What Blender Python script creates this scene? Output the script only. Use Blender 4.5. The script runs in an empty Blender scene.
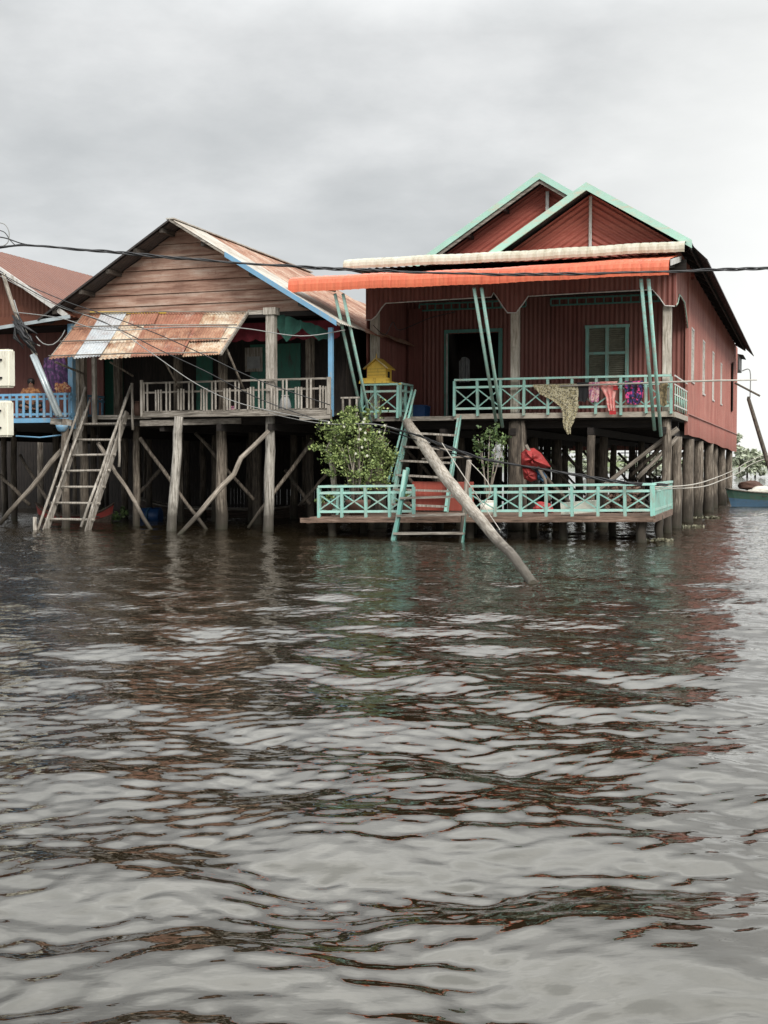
import bpy, bmesh, math, random
import numpy as np
from mathutils import Vector, Matrix
R = math.radians
random.seed(7)
scn = bpy.context.scene
C = scn.collection

# ------------------------------------------------------------------ frame of the row of houses
# every house front is parallel; U runs right along the fronts, V runs away from the river, z up
CAM_H, PITCH, FPX = 1.7, math.atan(49/1250), 1250.0
TH = math.atan(421/1250)
SN, CS = math.sin(TH), math.cos(TH)
OX, OY = 6.98, 30.3                       # right front corner of the red house

def W(u, v, z=0.0):
    return Vector((OX+u*CS+v*SN, OY-u*SN+v*CS, z))
def invW(x, y):
    return ((x-OX)*CS-(y-OY)*SN, (x-OX)*SN+(y-OY)*CS)
def _ray(px, py):
    x = (px-384)/FPX; y = -(py-512)/FPX
    return x, math.cos(PITCH)+y*math.sin(PITCH), -math.sin(PITCH)+y*math.cos(PITCH)
def S(px, py, V):                          # survey: point of the plane V read off the photograph
    d = _ray(px, py)
    t = (V+OX*SN+OY*CS)/(d[0]*SN+d[1]*CS)
    u, _ = invW(d[0]*t, d[1]*t)
    return Vector((u, V, CAM_H+d[2]*t))
def G(px, py, z=0.0):                      # survey: point at height z
    d = _ray(px, py)
    t = (z-CAM_H)/d[2]
    u, v = invW(d[0]*t, d[1]*t)
    return Vector((u, v, z))

# ------------------------------------------------------------------ mesh builder (U, V, z)
_g0 = random.Random(99)
class MB:
    def __init__(s): s.v = []; s.f = []; s.g = {}
    def add(s, vs, fs):
        n = len(s.v); s.v += [Vector(a) for a in vs]; s.f += [tuple(i+n for i in f) for f in fs]; return s
    def box(s, u0, u1, v0, v1, z0, z1):
        vs = [(u0,v0,z0),(u1,v0,z0),(u1,v1,z0),(u0,v1,z0),(u0,v0,z1),(u1,v0,z1),(u1,v1,z1),(u0,v1,z1)]
        return s.add(vs, [(0,3,2,1),(4,5,6,7),(0,1,5,4),(1,2,6,5),(2,3,7,6),(3,0,4,7)])
    def beam(s, p, q, w, h, up=(0,0,1)):
        p = Vector(p); q = Vector(q); d = (q-p).normalized(); up = Vector(up)
        if abs(d.dot(up)) > .97: up = Vector((0,1,0))
        a = d.cross(up).normalized(); b = a.cross(d).normalized()
        vs = []
        for o in (p, q):
            for i, j in ((-1,-1),(1,-1),(1,1),(-1,1)): vs.append(o+a*i*w/2+b*j*h/2)
        return s.add(vs, [(0,3,2,1),(4,5,6,7),(0,1,5,4),(1,2,6,5),(2,3,7,6),(3,0,4,7)])
    def tube(s, pts, rad, n=8, jit=0.0, rnd=None, caps=True):
        pts = [Vector(p) for p in pts]; m = len(pts)
        if not hasattr(rad, '__len__'): rad = [rad]*m
        rnd = rnd or random
        base = len(s.v); prev = None; along = _g0.uniform(0,50)
        for k in range(m):
            if k: along += (pts[k]-pts[k-1]).length
            d = (pts[min(k+1,m-1)]-pts[max(k-1,0)]).normalized()
            if prev is None:
                a = d.cross(Vector((0,0,1)) if abs(d.z) < .9 else Vector((0,1,0))).normalized()
            else:
                a = (prev-d*prev.dot(d)).normalized()
            prev = a; b = d.cross(a)
            for i in range(n):
                t = 2*math.pi*i/n; r = rad[k]*(1+rnd.uniform(-jit, jit)); s.g[len(s.v)] = (math.cos(t)*rad[k], math.sin(t)*rad[k], along)
                s.v.append(pts[k]+a*math.cos(t)*r+b*math.sin(t)*r)
        for k in range(m-1):
            for i in range(n):
                j = (i+1) % n; o = base+k*n
                s.f.append((o+i, o+j, o+n+j, o+n+i))
        if caps:
            s.f.append(tuple(base+i for i in range(n))[::-1]); s.f.append(tuple(base+(m-1)*n+i for i in range(n)))
        return s
    def prism(s, poly, v0, v1):            # poly: [(u,z)] in a plane of constant V, extruded
        n = len(poly)
        vs = [(u,v0,z) for u,z in poly]+[(u,v1,z) for u,z in poly]
        return s.add(vs, [tuple(range(n)), tuple(range(n,2*n))[::-1]]+[(i,i+n,(i+1)%n+n,(i+1)%n) for i in range(n)])
    def grid(s, fn, nu, nv):
        base = len(s.v)
        for j in range(nv+1):
            for i in range(nu+1): s.v.append(Vector(fn(i/nu, j/nv)))
        for j in range(nv):
            for i in range(nu):
                o = base+j*(nu+1)+i
                s.f.append((o,o+1,o+nu+2,o+nu+1))
        return s
    def sheet(s, p00, eu, ev, period=.1, amp=.012, nv=1, kind='sin', nrm=None):   # corrugated sheet, ribs along ev
        p00, eu, ev = Vector(p00), Vector(eu), Vector(ev)
        n = Vector(nrm) if nrm else eu.cross(ev).normalized()
        cyc = max(1, round(eu.length/period)); per = 6
        def fn(a, b):
            t = a*cyc
            if kind == 'sin': h = math.sin(2*math.pi*t)
            elif kind == 'rib': f = t % 1; h = 1 if .15 < f < .40 else (-1 if f > .55 or f < .02 else 0)
            else: h = abs(math.sin(math.pi*t))*2-1
            return p00+eu*a+ev*b+n*amp*h
        return s.grid(fn, cyc*per, nv)
    def build(s, name, mat, parent=None, base=None, smooth=False):
        me = bpy.data.meshes.new(name)
        if parent is not None: base = parent['_b']
        b = Vector(base) if base is not None else Vector((0,0,0))
        me.from_pydata([tuple(p-b) for p in s.v], [], s.f); me.update()
        if mat: me.materials.append(mat)
        if s.g:
            at = me.attributes.new('grain','FLOAT_VECTOR','POINT')
            for i, val in s.g.items(): at.data[i].vector = val
            if len(s.g) == len(s.v) and not smooth: smooth = 'auto'
        if smooth == 'auto':
            me.polygons.foreach_set('use_smooth', [len(f) == 4 for f in s.f]); smooth = False
        if smooth: me.polygons.foreach_set('use_smooth', [True]*len(me.polygons))
        o = bpy.data.objects.new(name, me); C.objects.link(o)
        if parent is not None: o.parent = parent
        else:
            o.location = W(*b); o.rotation_euler = (0,0,-TH)
        o['_b'] = tuple(b)
        return o

def tag(o, label=None, cat=None, group=None, kind=None):
    if label: o['label'] = label
    if cat: o['category'] = cat
    if group: o['group'] = group
    if kind: o['kind'] = kind
    return o
def thing(name, base, label, cat, group=None):
    o = bpy.data.objects.new(name, None); C.objects.link(o)
    o.location = W(*base); o.rotation_euler = (0,0,-TH); o.empty_display_size = .3
    o['_b'] = tuple(base)
    return tag(o, label, cat, group)

# ------------------------------------------------------------------ materials
def newmat(name):
    m = bpy.data.materials.new(name); m.use_nodes = True
    nt = m.node_tree; nt.nodes.clear()
    out = nt.nodes.new('ShaderNodeOutputMaterial'); p = nt.nodes.new('ShaderNodeBsdfPrincipled')
    nt.links.new(p.outputs[0], out.inputs[0])
    return m, nt, p
def nd(nt, t, **kw):
    n = nt.nodes.new(t)
    for k, v in kw.items():
        if k.startswith('i_'):
            key = k[2:]
            n.inputs[int(key) if key.isdigit() else key.replace('_',' ')].default_value = v
        else: setattr(n, k, v)
    return n
def rgb(c): return (c[0], c[1], c[2], 1)
def mixc(nt, fac, a, b, mode='MIX'):
    m = nd(nt, 'ShaderNodeMix', data_type='RGBA', blend_type=mode)
    for s_, val in ((m.inputs[0], fac), (m.inputs[6], a), (m.inputs[7], b)):
        if hasattr(val, 'is_output'): nt.links.new(val, s_)
        else: s_.default_value = val if not isinstance(val, tuple) else (rgb(val) if len(val) == 3 else val)
    return m.outputs[2]
def ramp(nt, src, stops, interp='LINEAR'):
    r = nd(nt, 'ShaderNodeValToRGB'); r.color_ramp.interpolation = interp
    e = r.color_ramp.elements
    e[0].position, e[0].color = stops[0][0], rgb(stops[0][1]); e[1].position, e[1].color = stops[-1][0], rgb(stops[-1][1])
    for p, c in stops[1:-1]:
        x = e.new(p); x.color = rgb(c)
    nt.links.new(src, r.inputs[0]); return r.outputs[0]
def coords(nt, scale, rand=True):
    tc = nd(nt, 'ShaderNodeTexCoord'); mp = nd(nt, 'ShaderNodeMapping'); mp.inputs['Scale'].default_value = scale
    nt.links.new(tc.outputs['Object'], mp.inputs[0])
    return mp.outputs[0]
def noise(nt, vec, scale, detail=5, rough=.6):
    n = nd(nt, 'ShaderNodeTexNoise'); n.inputs['Scale'].default_value = scale
    n.inputs['Detail'].default_value = detail; n.inputs['Roughness'].default_value = rough
    nt.links.new(vec, n.inputs['Vector']); return n.outputs[0]
def posz(nt):
    g = nd(nt, 'ShaderNodeNewGeometry'); s = nd(nt, 'ShaderNodeSeparateXYZ'); nt.links.new(g.outputs['Position'], s.inputs[0])
    return s.outputs[2]
def bump(nt, p, h, strength=.3, dist=.02):
    b = nd(nt, 'ShaderNodeBump'); b.inputs['Strength'].default_value = strength; b.inputs['Distance'].default_value = dist
    nt.links.new(h, b.inputs['Height']); nt.links.new(b.outputs[0], p.inputs['Normal'])
def maprange(nt, src, a, b, c=0., d=1.):
    m = nd(nt, 'ShaderNodeMapRange'); nt.links.new(src, m.inputs[0])
    for i, x in enumerate((a,b,c,d)): m.inputs[i+1].default_value = x
    return m.outputs[0]

def wood(name, dark, mid, light, axis=2, wet=False, grain=15., rough=.85):
    m, nt, p = newmat(name)
    sc = [grain]*3
    if axis is not None:
        sc[axis] = grain*.09
        v = coords(nt, tuple(sc))
    else:
        at = nd(nt,'ShaderNodeAttribute'); at.attribute_name = 'grain'
        mp_ = nd(nt,'ShaderNodeMapping'); mp_.inputs['Scale'].default_value = (grain*5,grain*5,grain*.35); nt.links.new(at.outputs['Vector'], mp_.inputs[0]); v = mp_.outputs[0]
    n1 = noise(nt, v, 1.6, 8, .68)
    v2 = coords(nt, (1,1,1)); n2 = noise(nt, v2, 1.3, 4, .6)
    c = ramp(nt, n1, [(.36, dark), (.50, mid), (.62, light)])
    nk = noise(nt, v2, 11, 4, .7); c = mixc(nt, maprange(nt, nk, .58, .70, 0, .5), c, dark)
    d = maprange(nt, n2, .35, .7, .0, .55)
    c = mixc(nt, d, c, tuple(x*.45 for x in dark))
    if wet:
        z = posz(nt); n3 = noise(nt, v2, 5, 3, .6)
        a = nd(nt, 'ShaderNodeMath', operation='MULTIPLY_ADD'); nt.links.new(n3, a.inputs[0]); a.inputs[1].default_value = -.5
        nt.links.new(z, a.inputs[2])
        w = maprange(nt, a.outputs[0], .10, .55, .86, 0)
        c = mixc(nt, w, c, (.028,.022,.015))
        w2 = maprange(nt, a.outputs[0], -.22, -.08, .6, 0)
        c = mixc(nt, w2, c, (.02,.022,.010))
    oi = nd(nt,'ShaderNodeObjectInfo'); c = mixc(nt, maprange(nt, oi.outputs['Random'], 0, 1, 0, .5), c, mixc(nt, .5, c, dark))
    nt.links.new(c, p.inputs['Base Color']); p.inputs['Roughness'].default_value = rough
    bump(nt, p, n1, .5, .012)
    return m
def paint(name, col, worn=(.22,.19,.15), amount=.25, rough=.55, streak=2, grain=7.):
    m, nt, p = newmat(name)
    sc = [grain]*3; sc[streak] = grain*.25
    n1 = noise(nt, coords(nt, tuple(sc)), 1.5, 6, .7)
    n2 = noise(nt, coords(nt, (1,1,1)), 3.2, 5, .65)
    a = maprange(nt, n1, .62-amount*.35, .80-amount*.3, 0, 1)
    c = mixc(nt, maprange(nt, n2, .3, .75, 0, .5), col, tuple(x*.62 for x in col))
    c = mixc(nt, a, c, worn)
    oi = nd(nt,'ShaderNodeObjectInfo'); c = mixc(nt, maprange(nt, oi.outputs['Random'], 0, 1, 0, .45), c, mixc(nt, .45, c, worn))
    nt.links.new(c, p.inputs['Base Color']); p.inputs['Roughness'].default_value = rough
    bump(nt, p, n1, .15, .006)
    return m
def metal_sheet(name, col, dirt=(.12,.06,.045), fade=(.3,.17,.15), amount=.5, rough=.5, streak=2):
    m, nt, p = newmat(name)
    sc = [3.5]*3; sc[streak] = .35
    n1 = noise(nt, coords(nt, tuple(sc)), 1.8, 6, .65)
    n2 = noise(nt, coords(nt, (1,1,1)), .5, 4, .6)
    n3 = noise(nt, coords(nt, (1,1,1)), 9, 4, .6)
    c = mixc(nt, maprange(nt, n1, .4, .72, 0, amount), col, fade)
    c = mixc(nt, maprange(nt, n2, .45, .75, 0, amount*.8), c, dirt)
    c = mixc(nt, maprange(nt, n3, .62, .75, 0, amount*.6), c, dirt)
    tcx = nd(nt,'ShaderNodeTexCoord'); sx_ = nd(nt,'ShaderNodeSeparateXYZ'); nt.links.new(tcx.outputs['Object'], sx_.inputs[0])
    ad = nd(nt,'ShaderNodeMath',operation='ADD'); nt.links.new(sx_.outputs[0],ad.inputs[0]); nt.links.new(sx_.outputs[1],ad.inputs[1])
    dv_ = nd(nt,'ShaderNodeMath',operation='DIVIDE'); nt.links.new(ad.outputs[0],dv_.inputs[0]); dv_.inputs[1].default_value = .92
    fl_ = nd(nt,'ShaderNodeMath',operation='FLOOR'); nt.links.new(dv_.outputs[0],fl_.inputs[0])
    wn_ = nd(nt,'ShaderNodeTexWhiteNoise'); wn_.noise_dimensions = '1D'; nt.links.new(fl_.outputs[0], wn_.inputs['W'])
    if streak == 2:
        c = mixc(nt, maprange(nt, wn_.outputs[0], 0, 1, 0, .32), c, fade)
        fr_ = nd(nt,'ShaderNodeMath',operation='FRACT'); nt.links.new(dv_.outputs[0],fr_.inputs[0])
        c = mixc(nt, maprange(nt, fr_.outputs[0], .0, .05, .55, 0), c, dirt)
    s2 = [14.]*3; s2[streak] = .5
    n4 = noise(nt, coords(nt, tuple(s2)), 1.3, 4, .7)
    c = mixc(nt, maprange(nt, n4, .52, .70, 0, amount), c, dirt)
    c = mixc(nt, maprange(nt, n4, .46, .33, 0, amount*.7), c, fade)
    if 'corrugated' in name:
        zz_ = posz(nt); ag = nd(nt,'ShaderNodeMath',operation='MULTIPLY_ADD'); nt.links.new(n1, ag.inputs[0]); ag.inputs[1].default_value = -1.2; nt.links.new(zz_, ag.inputs[2])
        c = mixc(nt, maprange(nt, ag.outputs[0], 1.7, 2.5, .6, 0), c, dirt)
        vt_ = nd(nt,'ShaderNodeTexVoronoi'); vt_.inputs['Scale'].default_value = 1.6; nt.links.new(coords(nt,(1,1,.7)), vt_.inputs['Vector'])
        c = mixc(nt, maprange(nt, vt_.outputs['Distance'], .10, .03, 0, .7), c, (.10,.045,.03))
    bump(nt, p, n2, .5, .12)
    nt.links.new(c, p.inputs['Base Color']); p.inputs['Roughness'].default_value = rough
    p.inputs['Specular IOR Level'].default_value = .3
    return m
def rust_sheet(name, a, b, c_, thr=(.38,.5,.62), streak=2, scale=2.6, stain=1.):
    m, nt, p = newmat(name)
    sc = [6.]*3; sc[streak] = .9
    n1 = noise(nt, coords(nt, tuple(sc)), scale/2.6, 7, .72)
    n2 = noise(nt, coords(nt, (1,1,1)), 1.1, 5, .65)
    mm = nd(nt, 'ShaderNodeMath', operation='ADD'); nt.links.new(n1, mm.inputs[0]); nt.links.new(n2, mm.inputs[1])
    h = nd(nt, 'ShaderNodeMath', operation='MULTIPLY'); nt.links.new(mm.outputs[0], h.inputs[0]); h.inputs[1].default_value = .5
    c = ramp(nt, h.outputs[0], [(thr[0], a), (thr[1], b), (thr[2], c_)])
    n3 = noise(nt, coords(nt, (1,1,1)), 14, 4, .7)
    c = mixc(nt, maprange(nt, n3, .5, .75, 0, .35), c, (.10,.045,.025))
    n5 = noise(nt, coords(nt, (1,1,1)), 2.3, 6, .7)
    c = mixc(nt, maprange(nt, n5, .48, .62, 0, .72*stain), c, (.27,.13,.08))
    c = mixc(nt, maprange(nt, n5, .44, .30, 0, .45), c, (.50,.46,.40))
    nt.links.new(c, p.inputs['Base Color']); p.inputs['Roughness'].default_value = .7
    return m
def plain(name, col, rough=.6, var=.35, scale=5., metallic=0):
    m, nt, p = newmat(name)
    n = noise(nt, coords(nt, (1,1,1)), scale, 5, .6)
    c = mixc(nt, maprange(nt, n, .3, .75, 0, 1), col, tuple(x*(1-var) for x in col))
    nt.links.new(c, p.inputs['Base Color']); p.inputs['Roughness'].default_value = rough; p.inputs['Metallic'].default_value = metallic
    return m
def floral(name, base, spots, scale=9., lo=.48, hi=.54, rough=.9):
    m, nt, p = newmat(name)
    v = coords(nt, (1,1,1)); c = base
    for i, sp in enumerate(spots):
        mp = nd(nt, 'ShaderNodeMapping'); mp.inputs['Location'].default_value = (i*3.7, i*1.3, i*2.1); nt.links.new(v, mp.inputs[0])
        n = noise(nt, mp.outputs[0], scale*(1+.3*i), 2, .5)
        c = mixc(nt, maprange(nt, n, lo, hi, 0, 1), c, sp)
    nt.links.new(c, p.inputs['Base Color']); p.inputs['Roughness'].default_value = rough
    return m
def leafmat(name, a, b, c_):
    m, nt, p = newmat(name)
    g = nd(nt, 'ShaderNodeNewGeometry')
    r = ramp(nt, g.outputs['Random Per Island'], [(0, a), (.5, b), (1, c_)])
    nt.links.new(r, p.inputs['Base Color']); p.inputs['Roughness'].default_value = .55
    return m

M = {}
M['post'] = wood('weathered_post_wood', (.05,.04,.03), (.18,.145,.112), (.36,.31,.25), 2, wet=True)
M['post_pale'] = wood('pale_post_wood', (.14,.125,.105), (.42,.39,.34), (.62,.58,.52), 2, wet=True)
M['post_dark'] = wood('dark_post_wood', (.028,.022,.017), (.10,.08,.06), (.19,.155,.12), 2, wet=True)
M['branch'] = wood('grey_branch_wood', (.10,.085,.068), (.27,.23,.185), (.46,.40,.34), None, wet=True, grain=4)
M['log'] = wood('bleached_log_wood', (.17,.14,.11), (.42,.375,.31), (.62,.58,.51), None, wet=True, grain=5)
M['plank_u'] = wood('grey_plank', (.10,.085,.07), (.28,.25,.21), (.46,.42,.37), 0)
M['plank_v'] = wood('grey_plank_deep', (.03,.025,.02), (.07,.058,.047), (.13,.11,.09), 1)
M['plank_z'] = wood('pale_upright_wood', (.15,.13,.105), (.40,.36,.31), (.58,.54,.48), 2)
M['brown_u'] = wood('brown_deck_board', (.07,.045,.03), (.23,.15,.11), (.38,.27,.21), 0)
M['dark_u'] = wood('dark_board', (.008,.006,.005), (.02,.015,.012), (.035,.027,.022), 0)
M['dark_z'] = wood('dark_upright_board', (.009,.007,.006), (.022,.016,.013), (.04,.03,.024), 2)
M['beige'] = paint('beige_painted_board', (.46,.41,.34), (.22,.18,.14), .45, streak=0)
M['turq'] = paint('turquoise_paint', (.27,.55,.48), (.30,.30,.25), .42, streak=2)
M['turq_u'] = paint('turquoise_paint_rail', (.36,.66,.58), (.40,.40,.34), .42, streak=0)
M['turq_pale'] = paint('faded_turquoise_fascia', (.37,.64,.54), (.50,.46,.36), .35, streak=0)
M['turq_dark'] = paint('dull_turquoise_paint', (.10,.33,.28), (.12,.13,.11), .3)
M['blue'] = paint('light_blue_paint', (.14,.34,.53), (.3,.3,.27), .25)
M['column'] = wood('pale_painted_column', (.28,.25,.20), (.58,.53,.45), (.68,.64,.57), 2)
M['cream'] = paint('cream_metal_paint', (.58,.575,.48), (.36,.33,.24), .45, streak=2, grain=4)
M['white_trim'] = paint('white_trim_paint', (.66,.65,.62), (.28,.24,.2), .35)
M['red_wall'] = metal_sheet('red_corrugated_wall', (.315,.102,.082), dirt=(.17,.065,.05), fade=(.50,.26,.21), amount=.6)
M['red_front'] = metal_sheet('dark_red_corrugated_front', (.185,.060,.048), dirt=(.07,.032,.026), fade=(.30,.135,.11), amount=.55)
M['red_gable'] = metal_sheet('red_gable_sheet', (.38,.105,.078), dirt=(.27,.08,.06), fade=(.50,.19,.14), amount=.4, streak=0)
M['orange'] = metal_sheet('orange_awning_sheet', (.60,.120,.064), dirt=(.36,.09,.05), fade=(.66,.22,.115), amount=.5, rough=.42)
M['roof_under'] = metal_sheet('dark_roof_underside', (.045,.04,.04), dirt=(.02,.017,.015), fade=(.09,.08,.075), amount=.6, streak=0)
M['rust_orange'] = rust_sheet('orange_rust_sheet', (.13,.05,.032), (.31,.15,.09), (.48,.30,.20))
M['rust_red'] = rust_sheet('red_rust_sheet', (.19,.065,.045), (.33,.14,.09), (.44,.24,.17))
M['rust_cream'] = rust_sheet('cream_rust_sheet', (.22,.075,.035), (.48,.34,.22), (.60,.53,.42), (.40,.47,.56))
M['galv'] = rust_sheet('galvanised_sheet', (.30,.27,.24), (.40,.43,.45), (.50,.53,.55), (.33,.42,.6), stain=.35)
M['roof_beige'] = rust_sheet('beige_roof_sheet', (.22,.17,.13), (.36,.33,.28), (.50,.48,.43), (.33,.43,.58), streak=0, stain=.18)
M['roof_rust'] = rust_sheet('rusty_roof_sheet', (.12,.055,.036), (.30,.15,.095), (.46,.35,.27), (.38,.49,.60), streak=0, stain=.6)
M['roof_red'] = metal_sheet('dull_red_roof_sheet', (.155,.056,.034), dirt=(.10,.038,.024), fade=(.19,.085,.05), amount=.5, streak=0)
M['siding'] = wood('pinkish_siding_board', (.20,.10,.07), (.43,.275,.205), (.57,.45,.37), 0, grain=5)
M['green'] = paint('dark_green_paint', (.03,.16,.115), (.05,.06,.045), .25)
M['black'] = plain('black_opening', (.006,.006,.006), .9)
M['cable'] = plain('black_cable', (.02,.02,.022), .5)
M['wire_grey'] = plain('grey_wire', (.30,.30,.29), .5)
M['rope'] = plain('pale_rope', (.55,.52,.46), .9)
M['steel'] = plain('galvanised_pipe', (.48,.54,.56), .35, .3, 3, .3)
M['yellow'] = paint('yellow_paint', (.90,.62,.10), (.34,.20,.04), .25)
M['yellow_pale'] = paint('pale_yellow_edge', (.62,.50,.28), (.4,.3,.15), .25)
M['meter'] = paint('cream_box_plastic', (.80,.78,.66), (.35,.3,.22), .2)
M['tarp_red'] = plain('red_tarpaulin', (.42,.050,.048), .6, .5, 3)
M['tarp_blue'] = plain('blue_tarpaulin', (.035,.12,.22), .6, .5, 3)
M['sack'] = plain('white_sack', (.36,.37,.37), .8, .4, 6)
M['container'] = plain('blue_plastic', (.02,.075,.22), .4, .3, 4)
M['foam'] = plain('white_foam', (.84,.82,.72), .8, .25, 5)
M['red_panel'] = metal_sheet('red_painted_panel', (.36,.075,.052), dirt=(.20,.05,.04), fade=(.42,.14,.11), amount=.4)
M['netting'] = plain('green_netting', (.010,.065,.047), .9, .5, 6)
M['maroon'] = plain('maroon_fabric', (.22,.025,.04), .9, .4, 5)
M['glass'] = plain('dark_louvre', (.30,.29,.22), .5, .4, 8)
M['skin'] = plain('skin', (.26,.14,.09), .6, .15)
M['hair'] = plain('black_hair', (.010,.009,.009), .5, .2)
M['terracotta'] = plain('brown_clay_pot', (.13,.07,.05), .8, .4, 5)
M['boat_wood'] = wood('dark_boat_plank', (.03,.02,.014), (.08,.055,.04), (.14,.10,.075), 0)
M['boat_blue'] = paint('boat_blue_paint', (.09,.20,.33), (.12,.14,.14), .25, streak=0)
M['boat_green'] = paint('boat_green_paint', (.07,.17,.13), (.14,.13,.1), .3, streak=0)
M['boat_red'] = paint('boat_red_paint', (.28,.03,.025), (.12,.05,.04), .3, streak=0)
M['fire'] = wood('firewood', (.045,.025,.017), (.14,.08,.055), (.30,.2,.15), None, grain=4)
M['leaf'] = leafmat('shrub_leaves', (.04,.07,.018), (.16,.22,.06), (.36,.43,.16))
M['leaf2'] = leafmat('young_leaves', (.03,.06,.02), (.08,.13,.04), (.17,.24,.09))
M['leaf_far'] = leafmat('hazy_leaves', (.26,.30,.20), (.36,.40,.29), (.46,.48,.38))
M['weed'] = leafmat('floating_weed_leaves', (.10,.10,.06), (.20,.19,.13), (.38,.36,.26))
M['petal'] = plain('white_petals', (.62,.62,.50), .7, .2)
M['shore'] = plain('green_shore', (.13,.17,.06), .9, .4, .05)
M['cloth_pattern'] = floral('speckled_olive_cloth', (.27,.23,.12), [(.07,.065,.05),(.45,.41,.28)], 26)
M['cloth_black'] = plain('black_cloth', (.012,.012,.014), .9)
M['cloth_pink'] = floral('pink_flower_cloth', (.42,.14,.17), [(.28,.09,.22),(.55,.36,.34)], 15)
M['cloth_salmon'] = floral('salmon_cloth', (.62,.22,.20), [(.68,.36,.32)], 8)
M['cloth_red'] = plain('red_cuff', (.45,.03,.035), .9)
M['cloth_floral'] = floral('black_and_pink_floral_cloth', (.018,.014,.022), [(.62,.06,.22),(.05,.04,.16)], 11, .52, .56)
M['cloth_brown'] = floral('brown_mottled_cloth', (.10,.08,.045), [(.22,.17,.09)], 14)
M['cloth_purple'] = floral('purple_floral_cloth', (.06,.022,.075), [(.12,.05,.14),(.03,.02,.05)], 9)
M['cloth_orange'] = floral('orange_floral_cloth', (.40,.17,.07), [(.5,.30,.16),(.2,.06,.05)], 12)
M['shirt'] = floral('orange_brown_shirt', (.20,.08,.035), [(.36,.17,.07)], 14)

def wob(p, q, n, a, rnd):
    p, q = Vector(p), Vector(q); out = []
    for i in range(n+1):
        t = i/n; o = p.lerp(q, t)
        if 0 < i < n: o = o+Vector((rnd.uniform(-a,a), rnd.uniform(-a,a), rnd.uniform(-a,a)*.3))
        out.append(o)
    return out
_r = random.Random(11)
def stilt(root, base, top, r, mat='post', name='stilt', taper=.85):
    n = 9
    pts = wob((base[0], base[1], -.9), top, n, r*.14, _r)
    rad = [r*(1.08+(taper-1.08)*i/n)*_r.uniform(.95,1.05) for i in range(n+1)]
    return MB().tube(pts, rad, 11, .06, _r).build(name, M[mat], root, smooth=False)
def brace(root, p, q, r, mat='branch', a=.03, name='brace', n=6):
    return MB().tube(wob(p, q, n, a, _r), [r*_r.uniform(.85,1.1) for _ in range(n+1)], 7, .06, _r).build(name, M[mat], root)

# ================================================================== RED HOUSE ON THE RIGHT
FZ = 2.86                                    # veranda floor
UL, UR = -7.85, 0.0
VB, VW = 29.6, 3.46                          # back end, inner front wall
red = thing('stilt_house', (-3.9,0,0), 'red corrugated stilt house with turquoise railings and orange awning', 'house')

# walls
m = MB()
zb0, zb1 = 2.5, 2.2
# right side wall with real window openings: strips between
def side_bottom(v): return 2.50+(v-VW)*(zb1-zb0)/(VB-VW)+.02*math.sin(v*.9)
wins = []
for px, y0, y1 in ((692.5,331,382),(703.5,343,394),(713,354,400),(721,365,404)):
    # V on the side wall U=0 read from the px column
    lo, hi = VW, VB
    for _ in range(40):
        mid = (lo+hi)/2; w_ = W(0, mid, 5)
        xx = 384+1250*w_.x/(w_.y*math.cos(PITCH)-(5-CAM_H)*math.sin(PITCH))
        if xx < px: lo = mid
        else: hi = mid
    v = lo; k = W(0,v,0).y/FPX
    wins.append((v, CAM_H+(463-y1)*k, CAM_H+(463-y0)*k))
ww = .42
def side_sheet(v0, v1, z0, z1, mm):
    """corrugated strip on plane U=0 from v0..v1"""
    cyc = max(1, round((v1-v0)/.13))
    def fn(a, b):
        v = v0+(v1-v0)*a; h = math.sin(2*math.pi*a*cyc)
        zz0 = side_bottom(v) if z0 is None else z0
        return (UR+.016*h, v, zz0+(z1-zz0)*b)
    mm.grid(fn, cyc*6, 1)
edges = VW
ztop = 7.02
for v, z0, z1 in wins:
    side_sheet(edges, v-ww, None, ztop, m)
    side_sheet(v-ww, v+ww, None, z0, m); side_sheet(v-ww, v+ww, z1, ztop, m)
    edges = v+ww
vs0 = VB-4.6; vs1 = VB-3.7
side_sheet(edges, vs0, None, ztop, m); side_sheet(vs0, vs1, None, 3.9, m); side_sheet(vs0, vs1, 6.0, ztop, m); side_sheet(vs1, VB, None, ztop, m)
w = m.build('side_wall', M['red_wall'], red)
MB().box(.018, .05, VW-.05, VB, 3.02, 3.05).build('wall_batten', M['red_wall'], w)
MB().box(-.02, .07, VW-.08, VW+.02, 2.45, 7.0).build('corner_trim', M['red_wall'], w)
# back and left walls
m = MB(); m.sheet((UL,VB,2.3), (UR-UL,0,0), (0,0,4.7), .13, .015); m.build('rear_wall', M['red_wall'], red)
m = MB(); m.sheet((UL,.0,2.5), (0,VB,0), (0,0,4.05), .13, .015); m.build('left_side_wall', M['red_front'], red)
# side windows
for v, z0, z1 in wins:
    f = MB()
    for a, b in ((v-ww, v-ww+.05), (v+ww-.05, v+ww), (v-.02, v+.02)): f.box(-.05,.014,a,b,z0,z1)
    f.box(-.045,.018,v-ww-.02,v+ww+.02,z1,z1+.05); f.box(-.045,.04,v-ww-.03,v+ww+.03,z0-.05,z0)
    fo = f.build('side_window', M['white_trim'], red)
    g = MB()
    for i in range(12):
        zz = z0+(z1-z0)*(i+.5)/12
        g.beam((-.008,v-ww+.05,zz), (-.008,v+ww-.05,zz), .012, .02, (.6,0,1))
    g.box(-.025,-.012,v-ww,v+ww,z0,z1)
    g.build('louvre', M['glass'], fo)
sh = MB(); sh.box(-.06,-.04,vs0,vs1,3.9,6.0); sho = sh.build('shutter_opening', M['black'], red)
MB().beam((.03,vs0,4.95), (.10,vs0-.75,4.95), .04, 2.05).build('open_shutter', M['dark_z'], sho)
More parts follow.
